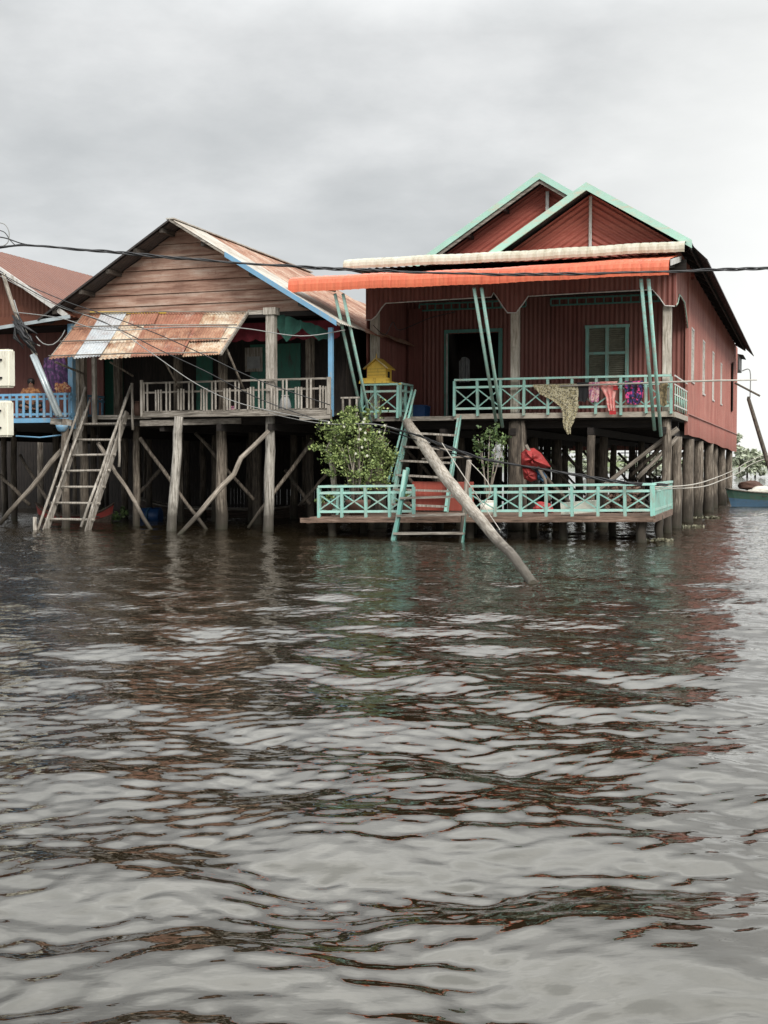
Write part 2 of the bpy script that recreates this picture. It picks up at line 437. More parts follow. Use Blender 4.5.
# inner front wall (veranda back wall): door and window openings
dL, dR, dT = -6.61, -5.13, 5.36
wL, wR, wB, wT = -2.69, -1.52, 3.90, 5.38
m = MB(); zc = 6.95
def fs(u0, u1, z0, z1): m.sheet((u0,VW,z0), (u1-u0,0,0), (0,0,z1-z0), .125, .013)
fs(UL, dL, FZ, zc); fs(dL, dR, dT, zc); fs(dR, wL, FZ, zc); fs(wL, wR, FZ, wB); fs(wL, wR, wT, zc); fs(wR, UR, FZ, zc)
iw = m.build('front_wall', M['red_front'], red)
# darker plain sheet beside the door, room interior beyond the door
MB().box(UL+.1, -7.35, VW-.12, VW-.03, FZ, 6.1).build('plain_panel', M['red_front'], iw)
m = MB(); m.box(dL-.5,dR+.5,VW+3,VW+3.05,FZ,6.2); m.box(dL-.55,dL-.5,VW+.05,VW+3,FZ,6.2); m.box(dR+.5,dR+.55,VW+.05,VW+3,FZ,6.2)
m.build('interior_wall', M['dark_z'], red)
m = MB()
m.box(dL-.10,dL,VW-.06,VW+.06,FZ,dT+.02); m.box(dR,dR+.10,VW-.06,VW+.06,FZ,dT+.02); m.box(dL-.1,dR+.1,VW-.064,VW+.064,dT+.02,dT+.11)
df = m.build('door_frame', M['turq_dark'], red)
MB().box(dL-.03,dL+.01,VW-.09,VW-.062,FZ,dT).build('frame_edge', M['white_trim'], df)
MB().box(dR-.02,dR+.02,VW+.07,VW+.9,FZ,dT-.02).build('open_door', M['turq_dark'], red)
m = MB()
for u in (wL, (wL+wR)/2-.045, wR-.09): m.box(u,u+.09,VW-.06,VW+.05,wB,wT)
m.box(wL-.02,wR+.02,VW-.064,VW+.054,wT,wT+.08); m.box(wL-.03,wR+.03,VW-.09,VW+.05,wB-.07,wB)
for u in (wL+.09, (wL+wR)/2+.045): m.box(u, u+(wR-wL)/2-.135, VW-.05, VW+.03, 4.66, 4.73)
wf = m.build('front_window', M['turq'], red)
m = MB()
for i in range(26):
    zz = wB+(wT-wB)*(i+.5)/26; m.beam((wL+.09,VW+.01,zz), (wR-.09,VW+.01,zz), .055, .012, (0,-.8,1))
m.box(wL+.05,wR-.05,VW+.045,VW+.05,wB,wT)
m.build('louvre', M['glass'], wf)
# ventilation lattice high on the wall
m = MB()
for a, b in ((-7.44,-4.35),(-3.65,-.25)):
    m.box(a,b,VW-.11,VW-.05,6.02,6.06); m.box(a,b,VW-.11,VW-.05,6.20,6.24); 
    n = round((b-a)/.24)
    for i in range(n+1):
        u = a+(b-a)*i/n; m.box(u-.015,u+.015,VW-.106,VW-.055,6.06,6.20)
m.build('vent_lattice', M['turq_dark'], red)
# ceiling of the veranda, dark
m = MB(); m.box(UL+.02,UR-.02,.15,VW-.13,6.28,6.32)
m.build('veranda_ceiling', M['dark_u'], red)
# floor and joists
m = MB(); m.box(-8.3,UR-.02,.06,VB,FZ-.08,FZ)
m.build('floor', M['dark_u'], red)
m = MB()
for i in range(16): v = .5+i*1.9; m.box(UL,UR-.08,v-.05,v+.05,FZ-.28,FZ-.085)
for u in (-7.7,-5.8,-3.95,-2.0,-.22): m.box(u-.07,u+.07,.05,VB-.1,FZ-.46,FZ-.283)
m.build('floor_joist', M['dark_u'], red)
m = MB(); m.box(-5.47,UR+.02,-.04,.055,FZ-.04,FZ+.09); m.build('floor_edge', M['beige'], red)
m = MB(); m.box(-8.42,-5.475,-.03,.055,FZ-.07,FZ+.04); m.build('floor_edge', M['plank_u'], red)
m = MB(); m.box(UR+.025,UR+.07,-.03,VW-.1,FZ-.05,FZ+.08); m.build('floor_edge', M['beige'], red)
# front columns
for u, w_, mt in ((-7.67,.20,'column'),(-3.92,.20,'column'),(-.16,.20,'column')):
    m = MB(); m.box(u-w_/2,u+w_/2,.07,.07+w_,FZ,6.3); m.build('column', M[mt], red)
# cut-out valance between the columns
top = 6.34; v0, v1 = -.02, .03
prof = [(-7.86,5.42),(-7.70,5.42),(-7.56,5.52),(-7.42,5.72),(-7.30,5.84),(-5.0,5.875),(-4.50,5.88),(-4.44,5.99),(-4.36,5.88),(-4.22,5.66),(-4.08,5.47),(-3.86,5.46),(-3.70,5.66),(-3.55,5.86),(-2.2,5.88),(-.50,5.89),(-.34,5.70),(-.20,5.49),(.03,5.47)]
m = MB()
for (ua,za),(ub,zb_) in zip(prof[:-1], prof[1:]):
    n = max(1, round((ub-ua)/.12)); cyc = n
    m.grid(lambda a,b,ua=ua,ub=ub,za=za,zb_=zb_,cyc=cyc: (ua+(ub-ua)*a, v0+.012*math.sin(2*math.pi*a*cyc), (za+(zb_-za)*a)*(1-b)+top*b), n*6, 1)
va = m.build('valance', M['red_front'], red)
MB().tube([(u,v0-.02,z) for u,z in prof], .016, 6).build('valance_trim', M['white_trim'], va)
# side fascia above the right side of the veranda
m = MB(); sp = [(.12,5.50),(.6,5.62),(1.0,5.88),(1.6,5.88),(2.4,5.86),(2.9,5.62),(3.4,5.30)]
for (a_,za),(b_,zb_) in zip(sp[:-1], sp[1:]):
    n = max(1, round((b_-a_)/.13))
    m.grid(lambda a,b,a_=a_,b_=b_,za=za,zb_=zb_,n=n: (.015+.012*math.sin(2*math.pi*a*n), a_+(b_-a_)*a, (za+(zb_-za)*a)*(1-b)+7.0*b), n*6, 1)
sv = m.build('side_valance', M['red_wall'], red)
MB().tube([(.04,v,z) for v,z in sp], .018, 6).build('valance_trim', M['turq_pale'], sv)
# corner board
MB().box(.035,.06,-.02,.12,5.5,6.6).build('corner_board', M['red_wall'], red)

# roofs ------------------------------------------------------------
SL = .64
def zr(u): return 9.80-SL*abs(u+4.1)
UE, UEL = .45, -8.55
def slope_sheet(u0, z0, u1, z1, va, vb, period=.2, amp=.014):
    mm = MB(); mm.sheet((u0,va,z0), (0,vb-va,0), (u1-u0,0,z1-z0), period, amp, kind='rib'); return mm
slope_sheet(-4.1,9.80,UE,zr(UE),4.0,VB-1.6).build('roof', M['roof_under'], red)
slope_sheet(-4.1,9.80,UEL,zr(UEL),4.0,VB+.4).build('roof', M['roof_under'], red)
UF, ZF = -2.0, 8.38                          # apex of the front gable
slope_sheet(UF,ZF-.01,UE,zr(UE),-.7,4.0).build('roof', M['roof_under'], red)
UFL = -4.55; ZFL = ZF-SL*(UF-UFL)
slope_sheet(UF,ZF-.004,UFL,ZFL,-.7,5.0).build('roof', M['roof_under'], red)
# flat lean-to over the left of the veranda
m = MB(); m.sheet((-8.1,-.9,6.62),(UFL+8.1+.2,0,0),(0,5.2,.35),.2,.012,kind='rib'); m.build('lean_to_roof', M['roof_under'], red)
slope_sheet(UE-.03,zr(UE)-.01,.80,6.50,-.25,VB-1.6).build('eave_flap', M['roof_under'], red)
# rafters under the right eave
m = MB()
for i in range(19):
    v = .3+i*1.52; m.beam((-.0,v,zr(0)-.12),(UE-.04,v,zr(UE)-.10),.05,.1)
m.beam((UE-.03,-.6,zr(UE)-.09),(UE-.03,VB-1.7,zr(UE)-.09),.04,.12)
m.build('rafter', M['dark_u'], red)
# fascias
def fascia(pts, v, h, mat, name='fascia', th=.05):
    mm = MB(); 
    poly = [(u,z+.04) for u,z in pts]+[(u,z+.04-h) for u,z in reversed(pts)]
    mm.prism(poly, v-th, v); return mm.build(name, M[mat], red)
fascia([(UE+.03,zr(UE+.03)),(UF,ZF),(UFL+.05,ZFL+.03)], -.72, .19, 'turq_pale')
fascia([(-1.6,zr(-1.6)),(-4.1,9.80),(UEL,zr(UEL))], 3.98, .19, 'turq_pale')
fascia([(-1.6,zr(-1.6)-.19),(-4.1,9.80-.19),(UEL,zr(UEL)-.19)], 4.03, .11, 'plank_u', 'barge_board', .04)
# gable walls with ribs running parallel to the slopes
def gable(uc, ztop_, uend, zbase, v, name='gable_wall', period=.155):
    mm = MB()
    for ue in uend:
        L_ = abs(ue-uc); hmax = ztop_-zbase
        nt_ = int(hmax/period)*6
        def fn(a, b, ue=ue):
            u = uc+(ue-uc)*a; zt = ztop_-SL*abs(u-uc)
            t = b*hmax; z = max(zt-t, zbase)
            ph = 2*math.pi*t/period
            return (u, v+.022*math.sin(ph), z)
        mm.grid(fn, 24, nt_)
    return mm.build(name, M['red_gable'], red)
g1 = gable(UF, ZF-.10, (-4.4,.1), 6.72, -.05)
MB().box(UF-.035,UF+.035,-.125,-.085,6.8,ZF-.17).build('gable_batten', M['white_trim'], g1)
g2 = gable(-4.1, 9.80-.12, (-8.3,.1), 6.75, 4.6)
MB().box(-4.02,-3.93,4.44,4.50,7.0,9.40).build('gable_batten', M['white_trim'], g2)
# purlin ends under the rear gable overhang
for k in range(1,4):
    u = -4.1-k*1.05; MB().box(u-.06,u+.06,4.04,4.55,zr(u)-.28,zr(u)-.16).build('purlin', M['dark_u'], red)

# cream eave strip and orange awning (pressed-tile profile, rolled front lip)
def tile_awning(name, mat, u0, u1, prof, period=.205, amp=.013, dzl=0., backl=0.):
    mm = MB(); cyc = round((u1-u0)/period); n = len(prof)-1
    def fn(a, b):
        k = min(int(b*n+1e-6), n-1); f = b*n-k
        v = prof[k][0]*(1-f)+prof[k+1][0]*f; z = prof[k][1]*(1-f)+prof[k+1][1]*f
        t = (a*cyc) % 1
        h = abs(math.sin(math.pi*a*cyc))**.5*amp
        lift = (1-t)*.012
        z += (dzl+backl*(1 if b > .99 else 0))*(1-a)
        return (u0+(u1-u0)*a, v-h*.8-lift, z+h*.7+.010*math.sin(a*9)+.006*math.sin(a*31))
    mm.grid(fn, cyc*8, n)
    return mm.build(name, M[mat], red)
tile_awning('eave_strip', 'cream', -8.02, .36, [(-1.26,6.555),(-1.28,6.62),(-1.27,6.70),(-1.24,6.76),(-1.18,6.80),(-1.05,6.83),(-.35,6.93)])
aw = tile_awning('awning', 'orange', -9.0, .14, [(-2.49,5.86),(-2.50,5.94),(-2.50,6.04),(-2.47,6.14),(-2.42,6.20),(-2.30,6.25),(-.06,6.68)], backl=-.22, dzl=.0)
MB().beam((.17,-2.42,6.15),(.17,-.02,6.60),.02,.13).build('awning_flashing', M['white_trim'], aw)
m = MB(); m.box(-8.9,.1,-2.36,-2.28,5.98,6.06); 
for i in range(10): u = -8.7+i*.97; m.beam((u,-2.3,6.08),(u,-.05,6.42-.2*(1-i/9)),.04,.06)
m.build('awning_frame', M['dark_u'], aw)
m = MB(); m.box(-8.0,.3,-.15,-.06,6.30,6.56); m.build('gap_shade', M['dark_u'], red)  # near-black strip put where only shade lies between awning and eave strip
# struts
for (x0,x1,yt,xb,xc,yb) in ((335,343,294,365.5,374,438),(474,481.5,288,496,502.5,427),(641,648.5,279,654.5,661,436)):
    for a, b, dy in ((x0,xb,-6),(x1,xc,0)):
        p = S(a,yt,-2.3); q = S(b,yb+dy,-.12)
        MB().tube([p,p.lerp(q,.5)+Vector((0,0,-.01)),q], .042, 8).build('awning_strut', M['turq_u'], red)
# veranda railings
def railing(pts_posts, zf, parent, hv=.02, ztop_=.95, zmid=.76, zbot=.22, zfoot=.08, mats=('turq_u','turq'), xs=True, dirv='u'):
    """pts_posts: list of (u,v) for posts; rails follow them"""
    P = [Vector((p[0],p[1],0)) for p in pts_posts]
    zf_ = zf if callable(zf) else (lambda u: zf)
    ro = None
    for z, h, w_ in ((ztop_,.05,.09),(zmid,.055,.045),(zbot,.055,.045)):
        mm = MB()
        for a, b in zip(P[:-1], P[1:]): mm.beam((a.x,a.y,zf_(a.x)+z),(b.x,b.y,zf_(b.x)+z),w_,h)
        o_ = mm.build('rail' if ro else 'railing', M[mats[0]], ro or parent); ro = ro or o_
    for p in P:
        jx, jz = _r.uniform(-.014,.014), _r.uniform(-.02,.02)
        MB().beam((p.x+jx,p.y,zf_(p.x)+zfoot-.05+jz),(p.x-jx*.5,p.y,zf_(p.x)+ztop_-.028),.062,.076,(0,1,0)).build('railing_post', M[mats[1]], ro)
    if xs:
        for a, b in zip(P[:-1], P[1:]):
            za, zb_ = zf_(a.x), zf_(b.x); x = MB()
            q1, q2, q3, q4 = [_r.uniform(-.018,.018) for _ in range(4)]
            x.beam((a.x,a.y-.004,za+zbot+.03+q1),(b.x,b.y-.004,zb_+zmid-.03+q2),.016,.03)
            x.beam((a.x,a.y+.014,za+zmid-.03+q3),(b.x,b.y+.014,zb_+zbot+.03+q4),.016,.03)
            x.build('cross_brace', M[mats[1]], ro)
    return ro
us = [-5.44+i*(5.44-.03)/9 for i in range(10)]
railing([(u,-.09) for u in us], FZ, red)
railing([(S(362,400,-.09).x,-.09),(S(375.5,400,-.09).x,-.09),(S(398,400,-.09).x,-.09)], FZ-.02, red, ztop_=.90, zmid=.72, zbot=.20)
ue = S(398,400,-.09).x
railing([(ue+.03,.02),(ue+.03,.45),(ue+.03,1.0)], FZ, red, ztop_=.90, zmid=.72, zbot=.20)
# side railing of the veranda: dense turned balusters
m = MB()
for z in (.95,.74,.50,.24): m.box(.035,.055,.0,VW-.12,FZ+z-.018,FZ+z+.018)
rs = m.build('side_railing', M['white_trim'], red)
for i in range(7):
    v = .12+i*.5; m = MB()
    m.tube([(.045,v,FZ+.12),(.045,v,FZ+.3),(.045,v,FZ+.42),(.045,v,FZ+.55),(.045,v,FZ+.75)],[.010,.012,.020,.012,.010],6).build('baluster', M['turq_pale'], rs)
# stilts: right side row and the rows below the floor
side_v = [0.15, 2.35, 6.1, 9.9, 13.9, 18.0, 22.6, 27.2]
ztopst = FZ-.47
for j, (u, rr) in enumerate(((-.18,.17),(-2.0,.13),(-3.95,.17),(-5.9,.13),(-7.6,.16))):
    for i, v in enumerate(side_v):
        if j in (1,3) and i % 2 == 0 and i > 0: continue
        if j == 0 and i == 0:
            stilt(red, (-.12,.2), (-.17,.2,FZ-.09), .125, 'post'); continue
        if j == 2 and i == 0:
            stilt(red, (-3.88,.3), (-3.90,.3,FZ-.09), .24, 'post_dark', taper=.9)
            stilt(red, (-3.62,.15), (-3.72,.15,FZ-.09), .06, 'post'); continue
        dark = 'post' if j == 0 else 'post_dark'
        uu = u+_r.uniform(-.06,.06); vv = v+_r.uniform(-.15,.15)
        r0 = rr*_r.uniform(.80,1.12)
        if j == 0 and i == 1: uu = -.12
        stilt(red, (uu+_r.uniform(-.04,.04), vv), (uu, vv, ztopst), r0, dark)
# braces along the right side (knee braces) and one long diagonal under the front
for i in range(1,7):
    v = side_v[i]; brace(red, (-.20,v+.25,ztopst+.05), (-1.35,v+.2,1.35), .055, 'post')
p = S(683,424,1.8); q = S(590,512,-.3)
brace(red, (p.x,.5,2.55), (-2.45,.2,.55), .06, 'branch', .02)
brace(red, (-.1,2.2,FZ-.5), (-1.0,1.3,1.3), .06, 'branch', .02)
for i in range(7):
    a = side_v[i]; brace(red, (-7.6,a,2.2), (-5.9,a+.3,.3), .05, 'post_dark')
    brace(red, (-3.9,a+.4,2.1), (-2.2,a+.6,.2), .05, 'post_dark')

# things under the house that close part of the view: slatted screens standing at the back
def screen(u0, u1, v, z0, z1, name, label, gaps, step=.13, mat='dark_z', cat='screen', group=None):
    rnd = random.Random(int(abs(u0*31+v*7)))
    t = thing(name, ((u0+u1)/2, v, 0), label, cat, group)
    mm = MB(); n = int((u1-u0)/step)
    for i in range(n):
        if rnd.random() < gaps: continue
        u = u0+i*step; mm.box(u,u+step*.92,v,v+.02,z0+rnd.uniform(-.15,.0),z1+rnd.uniform(-.05,.05))
    mm.build('slat', M[mat], t)
    b = MB(); b.box(u0,u1,v+.025,v+.07,z0+.35,z0+.43); b.box(u0,u1,v+.025,v+.07,z1-.45,z1-.37); b.build('rail', M['dark_u'], t)
    return t
screen(-7.7,-4.6,9.0,.1,2.5,'backing_screen','dark upright plank screen under the red house behind the stairs', .04)
screen(-4.4,-.35,26.5,.0,1.05,'backing_screen','low dark plank screen far back under the red house', .08)
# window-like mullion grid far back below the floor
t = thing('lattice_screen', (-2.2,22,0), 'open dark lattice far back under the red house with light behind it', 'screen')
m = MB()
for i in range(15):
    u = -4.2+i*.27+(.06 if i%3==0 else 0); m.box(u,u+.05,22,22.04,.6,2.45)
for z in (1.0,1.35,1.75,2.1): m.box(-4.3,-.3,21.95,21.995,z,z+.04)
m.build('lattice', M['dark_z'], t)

# ================================================================== LOWER LANDING DECK
def dz(u): return .58+(.13*u/7.66)             # the landing sags to the left
deck = thing('landing_deck', (-3.8,-2.2,0), 'low brown wooden landing deck with turquoise cross braced railing', 'deck')
m = MB()
nb = 22
for i in range(nb):
    v = -3.98+i*.17
    m.add([(-7.85,v,dz(-7.85)-.03),(.0,v,dz(0)-.03),(.0,v+.155,dz(0)-.03),(-7.85,v+.155,dz(-7.85)-.03),
           (-7.85,v,dz(-7.85)),(.0,v,dz(0)),(.0,v+.155,dz(0)),(-7.85,v+.155,dz(-7.85))],
          [(0,3,2,1),(4,5,6,7),(0,1,5,4),(1,2,6,5),(2,3,7,6),(3,0,4,7)])
m.build('deck_board', M['brown_u'], deck)
m = MB()
m.beam((-5.7,-4.02,dz(-5.7)-.07),(.02,-4.02,dz(0)-.07),.05,.12)
m.beam((-8.05,-4.05,dz(-8)-.075),(-5.72,-4.03,dz(-5.7)-.07),.05,.11)
m.beam((.03,-4.0,dz(0)-.07),(.03,-.3,dz(0)-.05),.05,.14)
m.beam((-7.9,-4.0,dz(-8)-.1),(-7.9,-.3,dz(-8)-.1),.05,.12)
m.build('edge_board', M['brown_u'], deck)
gapL, gapR = S(413,500,-4).x, S(470,500,-4).x
la = S(318,500,-4).x
lp = [la+(gapL-la)*i/4 for i in range(5)]
railing([(u,-3.95) for u in lp], dz, deck, ztop_=.70, zmid=.55, zbot=.12, zfoot=-.02)
rp = [gapR+(-.03-gapR)*i/7 for i in range(8)]
railing([(u,-3.95) for u in rp], dz, deck, ztop_=.67, zmid=.53, zbot=.12, zfoot=-.02)
ro = railing([(-.0,-3.9),(.0,-2.6),(.0,-1.3),(.0,-.2)], dz, deck, ztop_=.67, zmid=.53, zbot=.12, zfoot=-.02, xs=False)
for i in range(16):
    v = -3.78+i*.225; MB().box(-.015,.02,v,v+.10,dz(0)+.0,dz(0)+.60).build('picket', M['turq'], ro)
railing([(la,-3.9),(la,-2.7),(la,-1.5)], dz, deck, ztop_=.70, zmid=.55, zbot=.12, zfoot=-.02)
for (u,v,r_) in ((-.25,-3.8,.12),(.0-.02,-2.6,.10),(-2.0,-3.5,.1),(-4.1,-3.6,.1),(-5.8,-3.6,.10),(-7.4,-3.7,.1),(-7.0,-2.6,.09),(-4.5,-1.8,.1),(-1.2,-1.6,.1),(-2.9,-2.4,.09)):
    stilt(deck, (u,v), (u,v,dz(u)-.035), r_, 'post_dark')
# upper stairs (turquoise stringers) and lower ladder
def ladder(name, label, tl, tr, bl, br, ntread, smat, tmat, sw=.14, st=.05, first=.1, last=.95, rails=None, round_=False):
    tl,tr,bl,br = map(Vector,(tl,tr,bl,br))
    t = thing(name, ((bl.x+br.x)/2,(bl.y+br.y)/2,bl.z), label, 'ladder')
    for a, b in ((tl,bl),(tr,br)): MB().beam(a,b,st,sw,(0,-1,.3)).build('stringer', M[smat], t)
    for i in range(ntread):
        f = first+(last-first)*i/(ntread-1)
        a = tl.lerp(bl,f); b = tr.lerp(br,f)
        mm = MB()
        if round_: mm.tube(wob(a+Vector((-.1,-.03,0)),b+Vector((.1,-.03,_r.uniform(-.03,.03))),4,.01,_r),.032,7,.05,_r)
        else: mm.beam(a+Vector((-.03,-.02,0)),b+Vector((.03,-.02,_r.uniform(-.02,.02))),.18,.05)
        mm.build('tread', M[tmat], t)
    return t
st = ladder('stairs','steep turquoise stairs from the landing deck up to the red house veranda',
       S(409,417,-.1),S(459,420,-.1),(S(391,511,-1.5)),(S(446,513,-1.5)),6,'turq','plank_z',.17,.07,.17,.93)
a, b = S(412,390,-.12), S(388,484,-1.6)
for d in (0,.09): MB().tube([a+Vector((d,0,0)),b+Vector((d*1.3,0,.05))],.03,7).build('handrail', M['turq'], st)
a, b = S(460,420,-.12), S(447,486,-1.5)
MB().tube([a+Vector((.03,-.03,.1)),b+Vector((.06,0,.1))],.028,7).build('handrail', M['turq'], st)
lt = ladder('ladder','weathered half painted ladder from the water up to the landing deck',
       S(408,468,-4.15),S(469,463,-4.15),S(393,548,-4.75),S(461.5,549,-4.75),3,'turq_dark','plank_u',.1,.06,.38,.82)
tl = S(469,463,-4.12); bl_ = S(461,549,-4.7)
MB().tube([tl+Vector((.02,-.06,.06)),bl_+Vector((.0,-.05,0))],.055,7,.08,_r).build('post', M['branch'], lt)
MB().tube([S(405,470,-4.3),S(397,520,-4.4),S(391,547,-4.8)],.045,7,.08,_r).build('post', M['turq'], lt)
MB().tube([S(422,459,-4.1),S(472,456.5,-4.15)],.025,6).build('cross_pole', M['branch'], lt)
# red panel behind the stairs
t = S(408,485,-1.3); b_ = S(470,517,-1.3)
tag(MB().sheet((t.x,-.95,dz(-5)+.02),(b_.x-t.x,0,0),(0,0,.72),.5,.006).build('metal_panel', M['red_panel'], base=((t.x+b_.x)/2,-.95,dz(-5))), 'red painted metal panel standing on the landing behind the stairs', 'panel')

# long leaning log: from the veranda edge down into the water
ip = [(405,419),(415,434),(428,452),(445,477),(458,493),(470,507),(484,524),(498,541),(510,553),(519,565),(532,583)]
A = W(*S(405,419,-.05)); dA = A.y; dB = 17.7
tot = math.dist(ip[0], ip[-1]); pts = []; rad = []
for (x,y) in ip:
    s_ = math.dist(ip[0],(x,y))/tot; d_ = 1/((1-s_)/dA+s_/dB)
    r3 = _ray(x,y); k = d_/r3[1]; u_, v_ = invW(r3[0]*k, r3[1]*k)
    pts.append(Vector((u_,v_,CAM_H+r3[2]*k))); rad.append((4.9+1.2*math.sin(min(s_*1.3,1)*3.0))*d_/FPX)
pts.append(pts[-1]+(pts[-1]-pts[-2])*.1); rad.append(rad[-1])
logo = MB(); 
fine_p, fine_r = [], []
for i in range(len(pts)-1):
    for k in range(3): fine_p.append(pts[i].lerp(pts[i+1],k/3)+Vector((_r.uniform(-.008,.008),0,_r.uniform(-.008,.008)))); fine_r.append(rad[i]*(1-k/3)+rad[i+1]*k/3)
fine_p.append(pts[-1]); fine_r.append(rad[-1])
tag(logo.tube(fine_p, fine_r, 14, .025, _r).build('log', M['log'], base=(pts[0].x,pts[0].y,0)), 'long bleached tree trunk leaning from the veranda down into the water', 'log')

# ================================================================== SPIRIT HOUSE
b = S(361,382,.0); e = S(390,382,.0); zs = FZ-.02+.90+.03
sp_ = thing('spirit_house', ((b.x+e.x)/2,.2,zs), 'small yellow spirit house on the turquoise railing at the veranda corner', 'spirit house')
MB().box(b.x,e.x+.02,-.16,.62,zs,zs+.055).build('base', M['yellow'], sp_)
MB().box(b.x-.0,e.x+.3,.0,.66,zs-.03,zs-.003).build('shelf', M['yellow'], sp_)
m = MB(); m.box(b.x+.01,e.x-.02,-.13,.05,zs+.058,zs+.14); m.build('step', M['yellow'], sp_)
u0 = S(366.5,370,-.05).x; u1 = S(385,370,-.05).x; uc = (u0+u1)/2
m = MB(); m.prism([(u0,zs+.058),(u1,zs+.058),(u1,zs+.42),(uc,zs+.62),(u0,zs+.42)], .0, .50)
sw_ = m.build('body', M['yellow'], sp_)
for i in range(4): 
    MB().box(u0+.01,u1-.01,-.006,-.001,zs+.14+i*.08,zs+.146+i*.08).build('board_line', M['terracotta'], sw_)
m = MB()
for s_ in (-1,1):
    m.add([(uc,-.07,zs+.675),(uc,.57,zs+.675),(uc+s_*.33,.57,zs+.40),(uc+s_*.33,-.07,zs+.40),(uc,-.07,zs+.64),(uc,.57,zs+.64),(uc+s_*.33,.57,zs+.37),(uc+s_*.33,-.07,zs+.37)],
          [(0,1,2,3),(4,7,6,5),(0,3,7,4),(1,5,6,2),(2,6,7,3),(0,4,5,1)])
rf = m.build('roof', M['yellow'], sp_)
MB().tube([(uc-.335,-.085,zs+.385),(uc,-.085,zs+.66),(uc+.335,-.085,zs+.385)],.018,5).build('roof_edge', M['yellow_pale'], rf)
MB().tube([(uc,.0,zs+.66),(uc,.0,zs+.78)],[.02,.006],6).build('finial', M['yellow'], rf)
MB().box(u1+.001,u1+.006,.16,.34,zs+.07,zs+.32).build('door', M['black'], sp_)

# blue container at the foot of the door
cpx = S(413,410,1.8); 
ct = thing('container', (cpx.x+.3,1.8,FZ), 'dark blue plastic crate on the veranda floor left of the door', 'crate')
m = MB(); c0 = cpx.x; c1 = S(427,410,1.8).x
m.prism([(c0,FZ+.001),(c1-.02,FZ+.001),(c1,FZ+.36),(c1-.06,FZ+.42),(c0+.02,FZ+.42)],1.6,2.1); m.build('tub', M['container'], ct)
MB().box(c0+.0,c1+.01,1.58,2.12,FZ+.36,FZ+.40).build('rim', M['container'], ct)

# ================================================================== LAUNDRY ON THE RAILING
def cloth(name, mat, label, cat, outline, v=-.15, folds=3, amp=.03, sub=None, gr='laundry drying on the veranda railing'):
    """outline: list of (left px, right px, y px) rows from top to bottom"""
    rows = [(S(a,y,v).x, S(b,y,v).x, S((a+b)/2,y,v).z) for a,b,y in outline]
    rnd = random.Random(len(label)); ph = rnd.uniform(0,6)
    def fn(a, b):
        n = len(rows)-1; k = min(int(b*n), n-1); f = b*n-k
        l = rows[k][0]*(1-f)+rows[k+1][0]*f; r_ = rows[k][1]*(1-f)+rows[k+1][1]*f; z = rows[k][2]*(1-f)+rows[k+1][2]*f
        return (l+(r_-l)*a, v-.02+amp*math.sin(a*folds*2*math.pi+ph+b*1.2)*(.3+b)*-.8-abs(amp), z+.015*math.sin(a*7+ph)*b)
    mm = MB(); mm.grid(fn, 26, len(rows)*6)
    mid = rows[0]
    # flap over the back of the rail
    mm.grid(lambda a,b: (mid[0]+(mid[1]-mid[0])*a, v-.02-abs(amp)+(.17+amp)*b, mid[2]+.03*math.sin(b*math.pi)-.25*max(0,b-.6)), 12, 6)
    if sub:
        t = thing(name, ((mid[0]+mid[1])/2, v, mid[2]), label, cat, gr)
        mm.build(sub[0], M[mat], t, smooth=True)
        return t
    o = mm.build(name, M[mat], base=((mid[0]+mid[1])/2, v, mid[2]), smooth=True)
    return tag(o, label, cat, gr)
cloth('sarong','cloth_pattern','large speckled olive cloth with a long tail hanging below the veranda floor','cloth',[(533,578,385),(540,579,394),(552,578,400),(561,579,407),(563,577,414),(563,574,422),(564,571,428),(567,571,434)],amp=.02,folds=2)
cloth('shorts','cloth_black','small plain black shorts beside the speckled olive cloth','clothing',[(577,589,383.5),(577.5,589,392),(579,588,398),(581,586,402)],folds=2,amp=.015)
cloth('towel','cloth_pink','pink and mauve flowered cloth between black shorts and salmon garment','cloth',[(589,600,383),(589,599.5,392),(589.5,599,400),(591,598,402)],folds=2,amp=.02)
t = cloth('pyjamas','cloth_salmon','salmon pink garment with red cuffs hanging down on the railing','clothing',[(600,617.5,382.5),(601,617,388),(606,615.5,397),(607,615.5,404),(609,616,411)],folds=3,amp=.025,sub=('fabric',))
for (a,b,y0,y1) in ((609.5,616,411,414.5),(613.5,618,386,390)):
    p0, p1 = S(a,y0,-.19), S(b,y1,-.19); MB().box(p0.x,p1.x,-.23,-.17,p1.z,p0.z).build('cuff', M['cloth_red'], t)
cloth('blouse','cloth_floral','black cloth with bright pink flowers hanging near the right struts','cloth',[(625,643,382),(625,644,390),(626,643,398),(627,640,404)],folds=3,amp=.025)
cloth('rag','cloth_brown','brown mottled cloth at the right end of the veranda railing','cloth',[(660,668,384),(660,667,394),(661,667,406)],folds=1,amp=.02,v=-.14)

p0, p1 = S(459,357,VW+1.0), S(470,382,VW+1.0)
mm = MB(); mm.grid(lambda a,b: (p0.x+(p1.x-p0.x)*a, VW+1.0+.05*math.sin(a*16), p0.z+(p1.z-p0.z)*b-.12*(2*a-1)**2*(1-b)), 24, 8)
tag(mm.build('hanging_cloth', M['sack'], base=tuple(p0), smooth=True), 'pale grey cloth hanging in the dark doorway of the red house', 'cloth')
